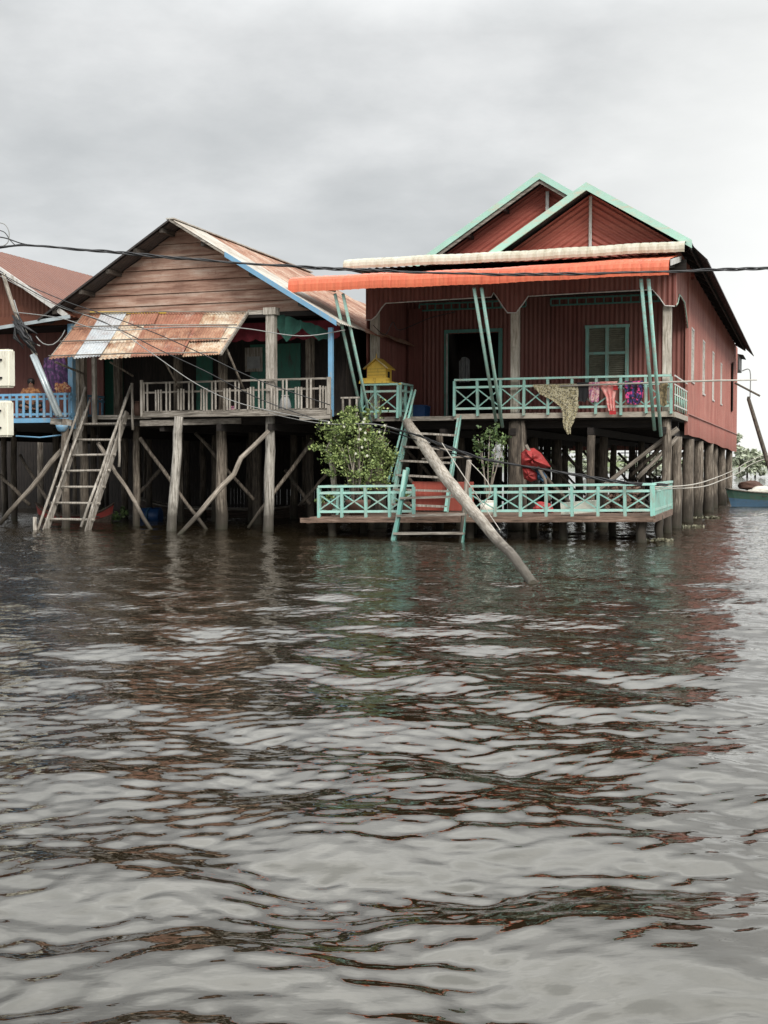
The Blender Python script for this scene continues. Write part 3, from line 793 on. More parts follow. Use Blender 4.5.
# ================================================================== THINGS ON THE LANDING
def blob(name, mat, label, cat, c, rx, ry, rz, seed=1, rough=.25, group=None, low=0):
    bm = bmesh.new(); bmesh.ops.create_icosphere(bm, subdivisions=4, radius=1)
    from mathutils import noise as mn
    for v in bm.verts:
        d = v.co.normalized(); n = mn.noise(d*1.6+Vector((seed,0,0)))*.9+mn.noise(d*4+Vector((0,seed,0)))*.35+abs(mn.noise(d*9+Vector((0,seed,3))))*.15
        k = 1+rough*n
        v.co = Vector((d.x*rx*k, d.y*ry*k, d.z*rz*k))
        v.co.z = max(v.co.z, -rz*.9)
    me = bpy.data.meshes.new(name); bm.to_mesh(me); bm.free(); me.materials.append(M[mat])
    me.polygons.foreach_set('use_smooth', [True]*len(me.polygons))
    o = bpy.data.objects.new(name, me); C.objects.link(o)
    o.location = W(c[0],c[1],c[2]); o.rotation_euler = (0,0,-TH)
    return tag(o, label, cat, group) if label else o
def pillow(name, mat, label, cat, outline, v, depth, seed):
    P_ = [S(x,y,v) for x,y in outline]; n_ = len(P_); c_ = sum(P_, Vector())/n_
    dense = []
    for i in range(n_):
        for k in range(5): dense.append(P_[i].lerp(P_[(i+1)%n_],k/5))
    m_ = len(dense); mm = MB(); R_ = 9
    for side in (-1,1):
        def fn(a,b,side=side):
            p = c_.lerp(dense[int(round(a*m_))%m_], b)
            ang = a*2*math.pi
            h = depth*(1-b**2.5)**.6
            from mathutils import noise as mn_
            q = Vector((p.x*5,p.z*5,seed+side)); f_ = 1+.55*mn_.noise(q)+.45*(1-2*abs(mn_.noise(q*2.3)))*.5
            fold = .25*math.sin(ang*5+seed+b*2)*b*(1-b)*4
            return (p.x, p.y+side*h*(f_+fold), p.z)
        mm.grid(fn, m_, R_)
    return tag(mm.build(name, M[mat], base=tuple(c_), smooth=True), label, cat)
pillow('tarpaulin','tarp_red','crumpled red tarpaulin bundle tied to a thick post above the landing','tarpaulin',[(521,453),(526,448.5),(534,448),(541,453),(546,460),(551,467),(541,469),(531,468),(521,467)],-.85,.26,3.)
pillow('bag','tarp_red','small red bag below the crumpled red tarpaulin bundle','bag',[(522,467),(530,468),(537,473),(537,480),(531,482),(524,479)],-.8,.16,8.)
pillow('bag','tarp_blue','dark blue bag hanging right of the red bag','bag',[(535,469),(543,471),(547,477),(545,483),(538,480)],-.72,.13,5.)
c1 = S(498,456,-1.2); blob('sack','sack','pale grey sack behind the small leafy tree','sack',c1,.13,.12,.3,6,.4)
c1 = S(543,507,-2.3); blob('bag','tarp_red','red bag lying low behind the landing railing','bag',(c1.x,c1.y,dz(c1.x)+.12),.22,.18,.14,9,.5)
p, q = S(526,445,-1.0), S(545,480,-1.0)
tag(MB().tube([p,q,q+Vector((.1,0,-.5))],.04,7,.08,_r).build('pole', M['branch'], base=(p.x,p.y,0)), 'short brown pole leaning across the red tarpaulin bundle', 'pole')
# white foam slab
p, q = S(561,516,-3.7), S(598,507,-3.7)
z0 = dz(p.x)
m = MB(); m.beam((p.x,-3.7,z0+.15),(q.x,-3.6,z0+.22),.22,.26,(0,0,1))
tag(m.build('foam_block', M['foam'], base=((p.x+q.x)/2,-3.7,z0)), 'long white foam block lying behind the landing railing', 'foam block')
# white tub
c1 = S(487,505,-2.6)
t = thing('bucket', (c1.x,-2.6,dz(c1.x)), 'white plastic bucket on the landing behind the small leafy tree', 'bucket')
MB().tube([(c1.x,-2.6,dz(c1.x)),(c1.x,-2.6,dz(c1.x)+.3)],[.14,.18],14).build('tub', M['foam'], t)
MB().tube([(c1.x+.185*math.cos(a_),-2.6+.185*math.sin(a_),dz(c1.x)+.3) for a_ in [i*math.pi/8 for i in range(17)]],.012,5,caps=False).build('rim', M['foam'], t)
# stacked firewood
rf_ = random.Random(5)
fx0, fx1 = S(603,500,-2.4).x, S(640,500,-2.4).x
row = 0; zz = dz(-1)+.05
nlog = 0
while row < 8:
    n = 11-row//2
    for i in range(n):
        u = fx0+.05+(fx1-fx0)*(i+.5*(row % 2))/11+row*.015; r_ = rf_.uniform(.04,.06)
        m = MB(); v_ = -2.4+rf_.uniform(-.12,.12)
        m.tube([(u,v_,zz+row*.085),(u+rf_.uniform(-.04,.04),v_+.7,zz+row*.085+.01)],r_,5,.22,rf_)
        tag(m.build('firewood_log', M['fire'], base=(u,v_,zz+row*.085)), 'split firewood log in the brown pile at the right of the landing', 'firewood', 'firewood logs piled on the landing')
    row += 1

# plants ------------------------------------------------------------
def leaves(mm, c, n, rx, ry, rz, size, rnd, clumps=9):
    cl = [(Vector((rnd.gauss(0,.45)*rx, rnd.gauss(0,.45)*ry, rnd.gauss(0,.45)*rz)), rnd.uniform(.18,.42)) for _ in range(clumps)]
    for i in range(n):
        o, s_ = rnd.choice(cl)
        p = Vector(c)+o+Vector((rnd.gauss(0,1)*rx*s_*.6, rnd.gauss(0,1)*ry*s_*.6, rnd.gauss(0,1)*rz*s_*.6))
        a = Vector((rnd.uniform(-1,1), rnd.uniform(-1,1), rnd.uniform(-.8,.8))).normalized()
        b = a.cross(Vector((rnd.uniform(-1,1),rnd.uniform(-1,1),rnd.uniform(-1,1)))).normalized()
        L_ = size*rnd.uniform(.6,1.3); w_ = L_*.28
        mm.add([p-a*L_/2, p+b*w_, p+a*L_/2, p-b*w_], [(0,1,2,3)])
rl = random.Random(21)
# big flowering shrub in a pot
bc = S(356,445,-3.0); zb = dz(bc.x)
sh = thing('shrub', (bc.x,-3.0,zb), 'large flowering green shrub growing on the left end of the landing', 'shrub')
m = MB(); m.tube([(bc.x+.05,-3,zb),(bc.x+.05,-3,zb+.30),(bc.x+.05,-3,zb+.36),(bc.x+.05,-3,zb+.37)],[.20,.30,.31,.27],14).build('pot', M['terracotta'], sh)
m = MB()
for k in range(16):
    tx = bc.x+rl.uniform(-.8,.8); tz = bc.z+rl.uniform(-.4,.6)
    s0 = Vector((bc.x+rl.uniform(-.12,.2),-3+rl.uniform(-.1,.1),zb+.2)); e0 = Vector((tx,-3+rl.uniform(-.4,.4),tz))
    mid = s0.lerp(e0,.5)+Vector((rl.uniform(-.1,.1),rl.uniform(-.1,.1),.1))
    m.tube([s0,mid,e0],[.022,.016,.006],5)
m.build('stem', M['branch'], sh)
m = MB()
def LC(px,py,n,sx,sz,v=-3.0,size=.075,cl=8):
    c = S(px,py,v); leaves(m, c, int(n*1.8), sx, .45, sz, size, rl, cl)
LC(356,452,900,.80,.55,cl=16); LC(352,425,420,.45,.35,cl=9); LC(376,465,420,.5,.45,cl=9); LC(331,446,200,.28,.28,cl=7); LC(337,430,200,.3,.22,cl=5); LC(347,411,130,.22,.2,cl=4)
LC(362,476,360,.6,.25,cl=9); LC(345,440,300,.6,.5,cl=10); LC(375,440,260,.45,.5,cl=9); LC(388,455,200,.25,.45,cl=7); LC(321,447,40,.10,.10,cl=3); LC(338,473,160,.3,.25,cl=5); LC(366,415,60,.12,.2,cl=3)
m.build('foliage', M['leaf'], sh)
m = MB()
for k in range(13):
    p = S(rl.uniform(326,386),rl.uniform(418,472),-3.4+rl.uniform(-.1,.1))
    for j in range(5):
        a_ = j*2*math.pi/5; e_ = Vector((math.cos(a_)*.035,rl.uniform(-.01,.01),math.sin(a_)*.035)); f_ = Vector((-math.sin(a_)*.016,0,math.cos(a_)*.016))
        m.add([p,p+e_*.6+f_,p+e_,p+e_*.6-f_],[(0,1,2,3)])
m.build('flower', M['petal'], sh)
# pale bent trunk at its left
p = S(336,490,-2.6); 
tag(MB().tube([(p.x,-2.6,dz(p.x)-.02),tuple(S(333,470,-2.6)),tuple(S(330,458,-2.6)),tuple(S(328,448,-2.6)),tuple(S(333,440,-2.6))],[.075,.07,.06,.055,.05],8,.1,_r).build('stump', M['log'], base=(p.x,-2.6,dz(p.x))), 'pale bent dead trunk left of the flowering shrub', 'trunk')
for px_, wpx, mt, lb in ((318+8,.17,'terracotta','brown clay pot at the far left of the landing behind the railing'),(404,.15,'terracotta','brown clay pot between the flowering shrub and the stairs')):
    p = S(px_,505,-3.4); t = thing('plant_pot',(p.x,-3.4,dz(p.x)),lb,'pot')
    MB().tube([(p.x,-3.4,dz(p.x)),(p.x,-3.4,dz(p.x)+.25),(p.x,-3.4,dz(p.x)+.31),(p.x,-3.4,dz(p.x)+.32)],[wpx*.7,wpx,wpx*1.08,wpx*.9],14).build('pot', M[mt], t)
    m = MB(); leaves(m,(p.x,-3.4,dz(p.x)+.45),90,.2,.2,.2,.09,rl,4); m.build('foliage', M['leaf'], t)
# small leafy tree
p = S(488,500,-2.2); zb = dz(p.x)
t = thing('small_tree', (p.x,-2.2,zb), 'small bare stemmed leafy tree in a pot right of the stairs', 'tree')
MB().tube([(p.x,-2.2,zb),(p.x,-2.2,zb+.26),(p.x,-2.2,zb+.3)],[.13,.19,.2],12).build('pot', M['terracotta'], t)
m = MB(); base = Vector((p.x,-2.2,zb+.2))
for (a,b_) in ((482,452),(478,439),(497,438),(503,446),(490,431)):
    e_ = S(a,b_,-2.2+rl.uniform(-.15,.15)); mid = base.lerp(e_,.45)+Vector((rl.uniform(-.03,.03),0,.04))
    m.tube([base,mid,e_],[.028,.018,.008],6)
m.build('trunk', M['branch'], t)
m = MB()
for (a,b_,n,sx,sz) in ((480,441,130,.17,.2),(489,432,150,.2,.18),(499,438,130,.18,.2),(504,444,80,.14,.2),(482,452,90,.17,.2),(495,455,90,.2,.2),(489,466,50,.16,.16)):
    leaves(m, S(a,b_,-2.2), int(n*.8), sx*1.3, .28, sz*1.6, .085, rl, 10)
m.build('foliage', M['leaf2'], t)

# ================================================================== BROWN HOUSE IN THE MIDDLE
VL = -2.6; FL = 2.93
br = thing('stilt_house', (-11.5,-1.5,0), 'brown wooden stilt house with plank gable and rusty roof sheets', 'house')
UA, ZA = -12.1, 7.80; SR = .61
ELL, ERR = -15.95, -7.55
def zb2(u): return ZA-SR*abs(u-UA)
VF = -2.75
# gable: lapped boards
zg0 = 5.47; m = MB(); k = 0; z = zg0
bh = .29
while z < ZA-.15:
    z1_ = min(z+bh, ZA-.1)
    def ext(zz): return (ZA-.08-zz)/SR
    a0, a1 = ext(z), max(ext(z1_), .02)
    l0, l1 = max(UA-a0,-15.55), max(UA-a1,-15.55); r0, r1 = min(UA+a0,-8.35), min(UA+a1,-8.35)
    dv = _r.uniform(-.01,.01)
    m.add([(l0,-2.10+dv,z),(r0,-2.10+dv,z),(r1,-2.065+dv,z1_-.012),(l1,-2.065+dv,z1_-.012),(l0,-2.03,z),(r0,-2.03,z),(r1,-2.03,z1_-.012),(l1,-2.03,z1_-.012)],
          [(0,1,2,3),(4,7,6,5),(0,4,5,1),(3,2,6,7),(0,3,7,4),(1,5,6,2)])
    z = z1_
    bh = .29+_r.uniform(-.03,.03)
m.build('gable_wall', M['siding'], br)
MB().prism([(-15.3,5.5),(-8.4,5.5),(UA,ZA-.12)],-2.02,-2.0).build('gap_backing', M['dark_u'], br)  # dark backing added to block sky light through the gable board gaps
MB().prism([(-15.3,5.5),(-8.4,5.5),(UA,ZA-.12)],6.0,6.03).build('rear_gable', M['dark_u'], br)
MB().box(-15.3,-8.3,-2.14,-2.03,5.34,5.46).build('tie_beam', M['dark_u'], br)
# roof: right slope sheets, left slope underside
VR = 6.6
def slope2(u1, va, vb, mat, lift=0, name='roof'):
    mm = MB(); mm.sheet((UA,va,ZA+lift),(0,vb-va,0),(u1-UA,0,zb2(u1)-ZA),.12,.014); return mm.build(name, M[mat], br)
slope2(ERR, VF, -.9, 'roof_beige', .02, 'roof_sheet')
slope2(ERR+.05, -.93, .4, 'roof_rust', 0, 'roof_sheet')
slope2(ERR-.05, .37, 1.5, 'roof_beige', .015, 'roof_sheet').data.materials[0] = M['roof_rust']
slope2(ERR, 1.47, VR, 'roof_rust', -.005, 'roof_sheet')
slope2(ELL, VF, VR, 'roof_under', 0, 'roof_sheet')
# ridge cap
MB().beam((UA,VF,ZA+.02),(UA,VR,ZA+.02),.22,.03).build('ridge_cap', M['roof_beige'], br)
# lower continuing roof behind
m = MB(); m.sheet((UA,VR,ZA-.35),(0,6,0),(ERR-UA,0,zb2(ERR)-ZA),.12,.014); m.build('rear_roof', M['roof_rust'], br)
m = MB(); m.sheet((UA,VR,ZA-.35),(0,6,0),(ELL-UA,0,zb2(ELL)-ZA),.12,.014); m.build('rear_roof', M['roof_rust'], br)
# barge: dark wide band on the left with purlin ends, blue on the lower right
def barge(u0,u1,v,h,mat,th=.035,up=.0,name='barge_board'):
    mm = MB(); mm.prism([(u0,zb2(u0)+up),(u1,zb2(u1)+up),(u1,zb2(u1)+up-h),(u0,zb2(u0)+up-h)],v-th,v); return mm.build(name,M[mat],br)
barge(ELL,UA,VF-.01,.05,'roof_under')
barge(UA,ERR,VF-.01,.05,'plank_u')
bb = barge(S(226,256,VF).x,-7.62,VF-.05,.13,'blue',up=.045)
for u in (-12.35,-13.1,-13.9,-14.7,-15.5,-11.2,-9.9,-8.6): MB().box(u-.05,u+.05,VF+.02,-2.1,zb2(u)-.16,zb2(u)-.05).build('purlin', M['plank_v'], br)
# hanging flat tin under the left eave makes the dark band
m = MB(); m.sheet((ELL,VF+.05,zb2(ELL)-.06),(0,.62,0),(UA-ELL,0,ZA-zb2(ELL)),.12,.012); m.build('eave_sheet', M['roof_under'], br)
# walls
m = MB(); VI = -.35
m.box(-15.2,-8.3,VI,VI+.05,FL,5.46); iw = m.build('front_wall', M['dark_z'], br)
for (a,b,yt,yb) in ((250,300,345,412),(196,212,350,412),(100,122,352,412)):
    u0 = S(a,yt,VI-.06).x; u1 = S(b,yt,VI-.06).x
    MB().box(u0,u1,VI-.06,VI-.005,FL,S(a,yt,VI).z).build('green_panel', M['green'], iw)
m = MB(); u0 = S(245,360,VI-.1).x; u1 = S(262,360,VI-.1).x
m.box(u0,u1,VI-.10,VI-.064,S(250,372,VI).z,S(250,348,VI).z)
pf = m.build('picture_frame', M['plank_z'], iw)
MB().box(u0+.06,u1-.06,VI-.108,VI-.103,S(250,369,VI).z,S(250,357,VI).z).build('picture', M['sack'], pf)
MB().box(-8.32,-8.27,VI,12.5,2.4,5.2).build('side_wall', M['dark_z'], br)
MB().box(-15.25,-15.2,VI,12.5,2.4,5.6).build('side_wall', M['dark_z'], br)
MB().box(-15.2,-8.3,12.5,12.55,2.4,5.6).build('rear_wall', M['dark_z'], br)
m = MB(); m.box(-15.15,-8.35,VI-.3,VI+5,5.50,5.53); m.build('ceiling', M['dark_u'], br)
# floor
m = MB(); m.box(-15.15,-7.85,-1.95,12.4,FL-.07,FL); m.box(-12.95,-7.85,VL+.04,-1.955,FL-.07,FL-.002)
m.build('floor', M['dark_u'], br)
m = MB()
for i in range(9):
    v = -1.8+i*1.6; m.box(-15.1,-7.9,v-.05,v+.05,FL-.25,FL-.075)
for u in (-12.5,-10.9,-9.5,-8.2): m.box(u-.06,u+.06,-2.5,12,FL-.42,FL-.255)
m.build('floor_joist', M['dark_u'], br)
MB().box(-13.0,-7.83,VL-.03,VL+.035,FL-.07,FL+.06).build('floor_edge', M['plank_u'], br)
MB().beam((-13.05,VL-.02,FL-.22),(-10.4,VL+.35,FL-.17),.05,.14).build('floor_beam', M['plank_u'], br)
MB().beam((-8.6,VL-.12,FL-.14),(-7.8,VL-.10,FL-.12),.12,.10).build('floor_beam', M['plank_u'], br)
MB().box(-14.8,-13.1,-2.0,-1.92,FL-.08,FL+.03).build('floor_edge', M['plank_u'], br)
# columns of the veranda
cu = S(270.5,350,VL+.1).x
MB().box(cu-.11,cu+.11,VL+.06,VL+.26,FL,5.50).build('column', M['plank_z'], br)
MB().box(cu-.16,cu+.16,VL+.02,VL+.30,5.35,5.52).build('column_head', M['plank_z'], br)
c2 = S(330.5,350,VL+.1).x
MB().box(c2-.055,c2+.055,VL+.08,VL+.18,FL-.1,4.98).build('column', M['blue'], br)
for px_, v_ in ((223,-.9),(310,-.9),(178,-.9),(118,-1.0)):
    u = S(px_,360,v_).x; MB().box(u-.09,u+.09,v_-.09,v_+.09,FL,5.35).build('column', M['post'], br)
MB().beam((-10.05,VL+.12,5.42),(cu,VL+.12,5.42),.08,.10).build('beam', M['plank_u'], br)
p = S(82,335,-2.0)
MB().box(-15.12,-14.98,-2.15,-2.0,FL-.2,5.45).build('column', M['post'], br)
MB().box(-14.78,-14.68,-2.1,-2.0,FL-.2,5.4).build('column', M['plank_z'], br)
# veranda railing: pairs of thin uprights, short pickets between
rt, rm, rb_ = FL+.82, FL+.58, FL+.07
m = MB()
m.beam((-12.98,VL+.0,rt-.02),(-7.86,VL,rt+.0),.05,.045); m.beam((-12.95,VL,rm-.02),(-7.86,VL,rm),.03,.045); m.beam((-12.95,VL,rb_),(-7.86,VL,rb_+.02),.035,.04)
rl_ = m.build('railing', M['plank_u'], br)
n = 0; u = -12.93; i = 0
while u < -7.9:
    hi = (i % 2 == 0)
    for d in ((0,.10) if hi else (.0,.075,.15)):
        MB().box(u+d-.021,u+d+.021,VL-.045,VL-.026,FL+_r.uniform(-.0,.05)+.062,(rt-.0 if hi else rm+.06)+_r.uniform(-.02,.01)).build('baluster', M['plank_z'], rl_)
    u += .34 if hi else .30; i += 1
MB().box(-13.03,-12.97,VL-.05,VL+.01,FL-.05,rt+.06).build('railing_post', M['plank_z'], rl_)
MB().box(-7.93,-7.85,VL-.05,VL+.03,FL-.05,rt+.03).build('railing_post', M['plank_z'], rl_)
# small railing at the right return
m = MB()
for d in (0,.18,.36): m.box(-7.75+d,-7.71+d,VL+.5,VL+.54,FL-.25,FL+.35)
m.box(-7.78,-7.3,VL+.49,VL+.55,FL+.35,FL+.39)
m.build('side_railing', M['plank_z'], br)
# rusty tin awning
aw = tag(bpy.data.objects.new('tin_awning', None)); C.objects.link(aw); aw.parent = br; aw['_b'] = br['_b']
vt, vb_ = -2.16, -3.75
def awsheet(a0,a1,b0,b1,mat,t0=0.,t1=1.,lift=0.,name='tin_sheet'):
    """a0,a1: px at the top edge, b0,b1: px at the bottom edge"""
    T0 = S(a0,314,vt); T1 = S(a1,313,vt); B0 = S(b0,359.5,vb_); B1 = S(b1,357,vb_)
    n = max(2, round((T1-T0).length/.085))
    def fn(a,b):
        b = t0+(t1-t0)*b
        p = T0.lerp(T1,a)*(1-b)+B0.lerp(B1,a)*b
        return p+Vector((0,-.4,.9))*(.012*math.sin(2*math.pi*a*n)+lift+.012*math.sin(b*5+a0))
    mm = MB(); mm.grid(fn, n*6, 8); return mm.build(name, M[mat], aw)
awsheet(84,103,49,74,'rust_orange'); awsheet(102,128,73,100,'galv',lift=.02); awsheet(126,150,98,131,'rust_cream',lift=.005)
awsheet(148,205,130,182,'rust_red',0,.98,.03); awsheet(203,249,181,218,'rust_cream',0,.96,.015)
awsheet(132,160,118,140,'rust_red',0,.3,.04); awsheet(150,200,140,180,'rust_orange',.42,.96,.045); awsheet(200,236,180,212,'rust_orange',.30,.66,.035)
m = MB()
for f in (.05,.36,.68,.99):
    T0 = S(84,314,vt); T1 = S(248,313,vt); B0 = S(49,359.5,vb_); B1 = S(218,356,vb_)
    a, b = T0.lerp(B0,f), T1.lerp(B1,f)
    m.tube([a+Vector((0,-.03,.075)),a.lerp(b,.5)+Vector((0,-.03,.095)),b+Vector((0,-.03,.075))],.018,5)
m.build('batten', M['plank_u'], aw)
a = S(248,312,vt); b = S(219,356,vb_)
MB().beam(a+Vector((.04,0,.03)),b+Vector((.04,0,.03)),.05,.06).build('edge_batten', M['plank_u'], aw); a2 = S(84,314,vt); b2 = S(49,359.5,vb_); MB().beam(a2,b2,.03,.04).build('edge_batten', M['plank_u'], aw)
for (x0,y0,x1,y1,r_) in ((225,345,245,392,.03),(165,362,180,390,.025),(110,362,133,376,.025),(55,362,84,374,.03)):
    MB().tube([S(x0,y0,-3.2),S(x1,y1,-2.5)],r_,6).build('awning_prop', M['post'], aw)
MB().beam(S(90,312.5,-2.2),S(166,312.5,-2.2),.02,.05).build('yellow_strip', M['yellow'], aw)
# scalloped valance and netting
m = MB()
u0, u1 = S(228,330,-1.6).x, S(340,330,-1.6).x
zt_, zl = S(280,322,-1.6).z, S(280,338,-1.6).z
nn = 8
m.grid(lambda a,b: (u0+(u1-u0)*a, -1.6+.02*math.sin(a*60), zt_*(1-b)+(zl-.07*abs(math.sin(a*nn*math.pi)))*b), nn*10, 4)
tag(m.build('scalloped_valance', M['maroon'], base=(u0,-1.6,zl)), 'maroon scalloped fabric valance under the brown house eave', 'valance')
m = MB()
nt_pts_top = [S(272,312,-2.3),S(285,316,-2.3),S(300,320,-2.3),S(315,325,-2.3),S(333,332,-2.3)]
nt_bot = [S(275,326,-2.35),S(286,341,-2.35),S(302,329,-2.35),S(319,340,-2.35),S(335,338,-2.35)]
def sm(pts, t):
    n_ = len(pts)-1; k = min(int(t*n_), n_-1); f = t*n_-k; f = f*f*(3-2*f); return pts[k].lerp(pts[k+1], f)
m.grid(lambda a,b: sm(nt_pts_top,a).lerp(sm(nt_bot,a),b)+Vector((0,-.05*math.sin(a*25+b*3),.02*math.sin(a*40))), 60, 12)
nt_top = nt_pts_top[0]
tag(m.build('netting', M['netting'], base=tuple(nt_top), smooth=True), 'bundled green netting hung between column and blue eave board', 'netting')
# stilts placed by their feet
def foot(px, py): g = G(px, py); return (g.x, g.y)
def st2(px, py, r_, mat, topdx=0., topz=FL-.08, root=br):
    f = foot(px,py); stilt(root, f, (f[0]+topdx, f[1], topz), r_, mat)
st2(169,531,.125,'post_pale',.30); st2(268.5,531,.135,'post_pale',.06)
st2(221.5,529,.15,'post',.0); st2(181,522,.09,'post'); st2(251,521,.08,'post_dark'); st2(257,524,.13,'post_dark'); st2(294,519,.12,'post_dark'); st2(309.5,519,.14,'post')
st2(136,526,.10,'post',.05); st2(124.5,518,.11,'post',.05); st2(146,512,.08,'post_dark'); st2(84.6,525,.12,'post',0); st2(66,528,.11,'post',.0); st2(75,522,.06,'post'); st2(107,514,.07,'post_dark')
for r_ in range(4):
    for k in range(5):
        u = -14.8+k*1.55+_r.uniform(-.2,.2); v = 2.0+r_*2.9+_r.uniform(-.3,.3)
        stilt(br,(u,v),(u,v,FL-.42),.10,'post_dark')
# braces
def bpx(a, b, va, vb__, r_, mat='branch', root=br, n=6, am=.03):
    return brace(root, S(a[0],a[1],va), S(b[0],b[1],vb__), r_, mat, am, n=n)
g1_ = G(180,534); ipb = [(269,431),(252,448),(241,458),(234,474),(222,486),(210,500),(196,517),(180,534)]
m = MB(); pp = []
for i,(x,y) in enumerate(ipb):
    v_ = -2.75+(g1_.y+2.75)*i/7; pp.append(S(x,y,v_))
pp.append(pp[-1]+(pp[-1]-pp[-2])*.5)
m.tube(pp,[.055,.06,.065,.06,.065,.06,.055,.05,.05],7,.08,_r).build('brace', M['branch'], br)
bpx((140,438),(211,536),-2.0,-1.9,.05,'post'); bpx((195,433),(254,500),-1.4,-1.2,.05,'post_dark'); bpx((313,440),(248,528),-1.2,-2.0,.05,'post')
bpx((98,443),(153,533),-2.3,-2.4,.055,'branch'); bpx((62,450),(0,524),-2.3,-2.6,.065,'branch'); bpx((20,455),(60,520),-1.0,-1.2,.05,'post_dark')
bpx((160,470),(133,500),-.5,-.6,.05,'post_dark'); bpx((285,470),(310,505),.6,.6,.05,'post_dark'); bpx((330,470),(300,505),.6,.6,.05,'post_dark'); bpx((0,475),(30,505),-.5,-.5,.05,'post')
# dark screens added at the back to keep the space below the houses dark
screen(-15.45,-7.2,9.8,-.2,2.7,'backing_screen','added dark plank screen far back that darkens the space under the brown house', .0)
screen(-29.5,-15.5,9.6,-.2,2.9,'backing_screen','added dark plank screen that darkens the space under the far left house', .012)
m = MB(); m.box(-20.2,-7.6,11.2,11.25,.75,2.9); tag(m.build('dark_backing', M['dark_u'], base=(-12,11.2,0)),'added dark board that darkens the space beneath the brown house','wall')  # dark board added behind the screens to shut out light from the back

# left ladder
lad = ladder('ladder','weathered plank ladder from the water up to the brown house',
     S(86,412,-2.1),S(127,412,-2.1),(S(44,537,-3.4)),(S(86,537,-3.4)),7,'plank_z','plank_z',.17,.05,.10,.86,round_=True)
def rail(a,b,v0,v1,r_=.035,mat='plank_z'):
    MB().tube(wob(S(a[0],a[1],v0),S(b[0],b[1],v1),5,.012,_r),r_,7,.05,_r).build('handrail', M[mat], lad)
rail((86,387),(35,538),-2.2,-3.7); rail((90,400),(41,536),-2.2,-3.6,.03); rail((131,386),(81,527),-2.2,-3.7); rail((126,397),(85,532),-2.2,-3.6,.03)
rail((132,383),(133,430),-2.2,-2.2,.035,'plank_z'); rail((120,418),(119,467),-2.5,-2.5,.035); rail((35,517),(35,545),-3.7,-3.7,.05)
MB().tube([S(84,384,-2.2),S(86,414,-2.15)],.035,6).build('post', M['branch'], lad)

# things under / in front of the brown house
g_ = G(150,520)
t = thing('barrel', (g_.x,g_.y,0), 'blue plastic barrel floating under the brown house', 'barrel')
MB().tube([(g_.x-.35,g_.y,.12),(g_.x+.30,g_.y+.1,.14)],[.24,.24],14).build('drum', M['container'], t)
MB().tube([(g_.x-.02,g_.y,.13),(g_.x+.03,g_.y,.13)],[.255,.255],14).build('hoop', M['tarp_blue'], t)
def boat(name, label, c, L_, wd, h, mats, yaw=0., cat='boat', rise=.35):
    t = thing(name, c, label, cat); t.rotation_euler = (0,0,-TH+yaw)
    def hull(x, s, f):                        # x in -1..1, s in -1..1 (side), f 0..1 height
        wv = wd/2*(1-abs(x)**2.6)**.8 if abs(x) < 1 else 0
        wv *= (.45+.55*f)
        return Vector((x*L_/2*(.90+.10*f), s*wv, -.12+(h+.12+rise*abs(x)**3)*f))
    nx = 28
    def part(nm, f0, f1, mat, off=0.):
        mm = MB()
        for s in (-1,1): mm.grid(lambda a,b,s=s: hull(-1+2*a,s*(1+off),f0+(f1-f0)*b)+Vector(c), nx, 3)
        if f0 == 0: mm.grid(lambda a,b: hull(-1+2*a,-1+2*b,0)+Vector(c), nx, 2)
        return mm.build(nm, M[mat], t)
    part('hull', 0, .55, mats[0]); part('upper_hull', .55, 1, mats[1])
    g = MB()
    for s in (-1,1): g.tube([hull(-1+2*i/nx,s,1)+Vector(c) for i in range(nx+1)],.03,6)
    g.build('gunwale', M[mats[2]], t)
    b_ = MB()
    for x in (-.5,-.1,.3,.6):
        w_ = abs(hull(x,1,.8).y); b_.box(c[0]+x*L_/2-.1,c[0]+x*L_/2+.1,c[1]-w_,c[1]+w_,c[2]+h*.75,c[2]+h*.75+.03)
    b_.build('thwart', M['plank_v'], t)
    MB().grid(lambda a,b: Vector((c[0]+(-1+2*a)*L_/2*.8, c[1]+(-1+2*b)*wd*.3*(1-abs(-1+2*a)**3), c[2]+.05)), 12, 2).build('bottom_board', M['plank_v'], t)
    return t
g_ = G(48,524); boat('wooden_boat','small red boat moored behind the plank ladder',(g_.x+.1,g_.y+1.2,0),2.3,.7,.20,('boat_wood','boat_red','boat_wood'),.25)
g_ = G(215,517); boat('wooden_boat','long dark wooden boat lying under the brown house',(g_.x+.2,g_.y+.5,0),6.5,1.0,.24,('boat_wood','boat_wood','plank_u'),0.)
m = MB(); g_ = G(107,522); leaves(m,(g_.x,g_.y+.4,.22),260,.35,.3,.25,.13,rl,6)
tag(m.build('water_plant', M['leaf2'], base=(g_.x,g_.y,0)),'green leafy water plant beside the plank ladder at the waterline','plant')
for (px_,py_,n_,lb) in ((655,541,0,'pale floating weed clump by the right corner of the landing'),(690,527,0,'pale floating weed clump at the foot of the nearest side stilt'),(704,518,0,'small floating weed clump further along the side stilts')):
    g_ = G(px_,py_); m = MB(); leaves(m,(g_.x,g_.y,.02),110,.45,.25,.03,.12,rl,5)
    tag(m.build('floating_weed', M['weed'], base=(g_.x,g_.y,0)),lb,'weed')

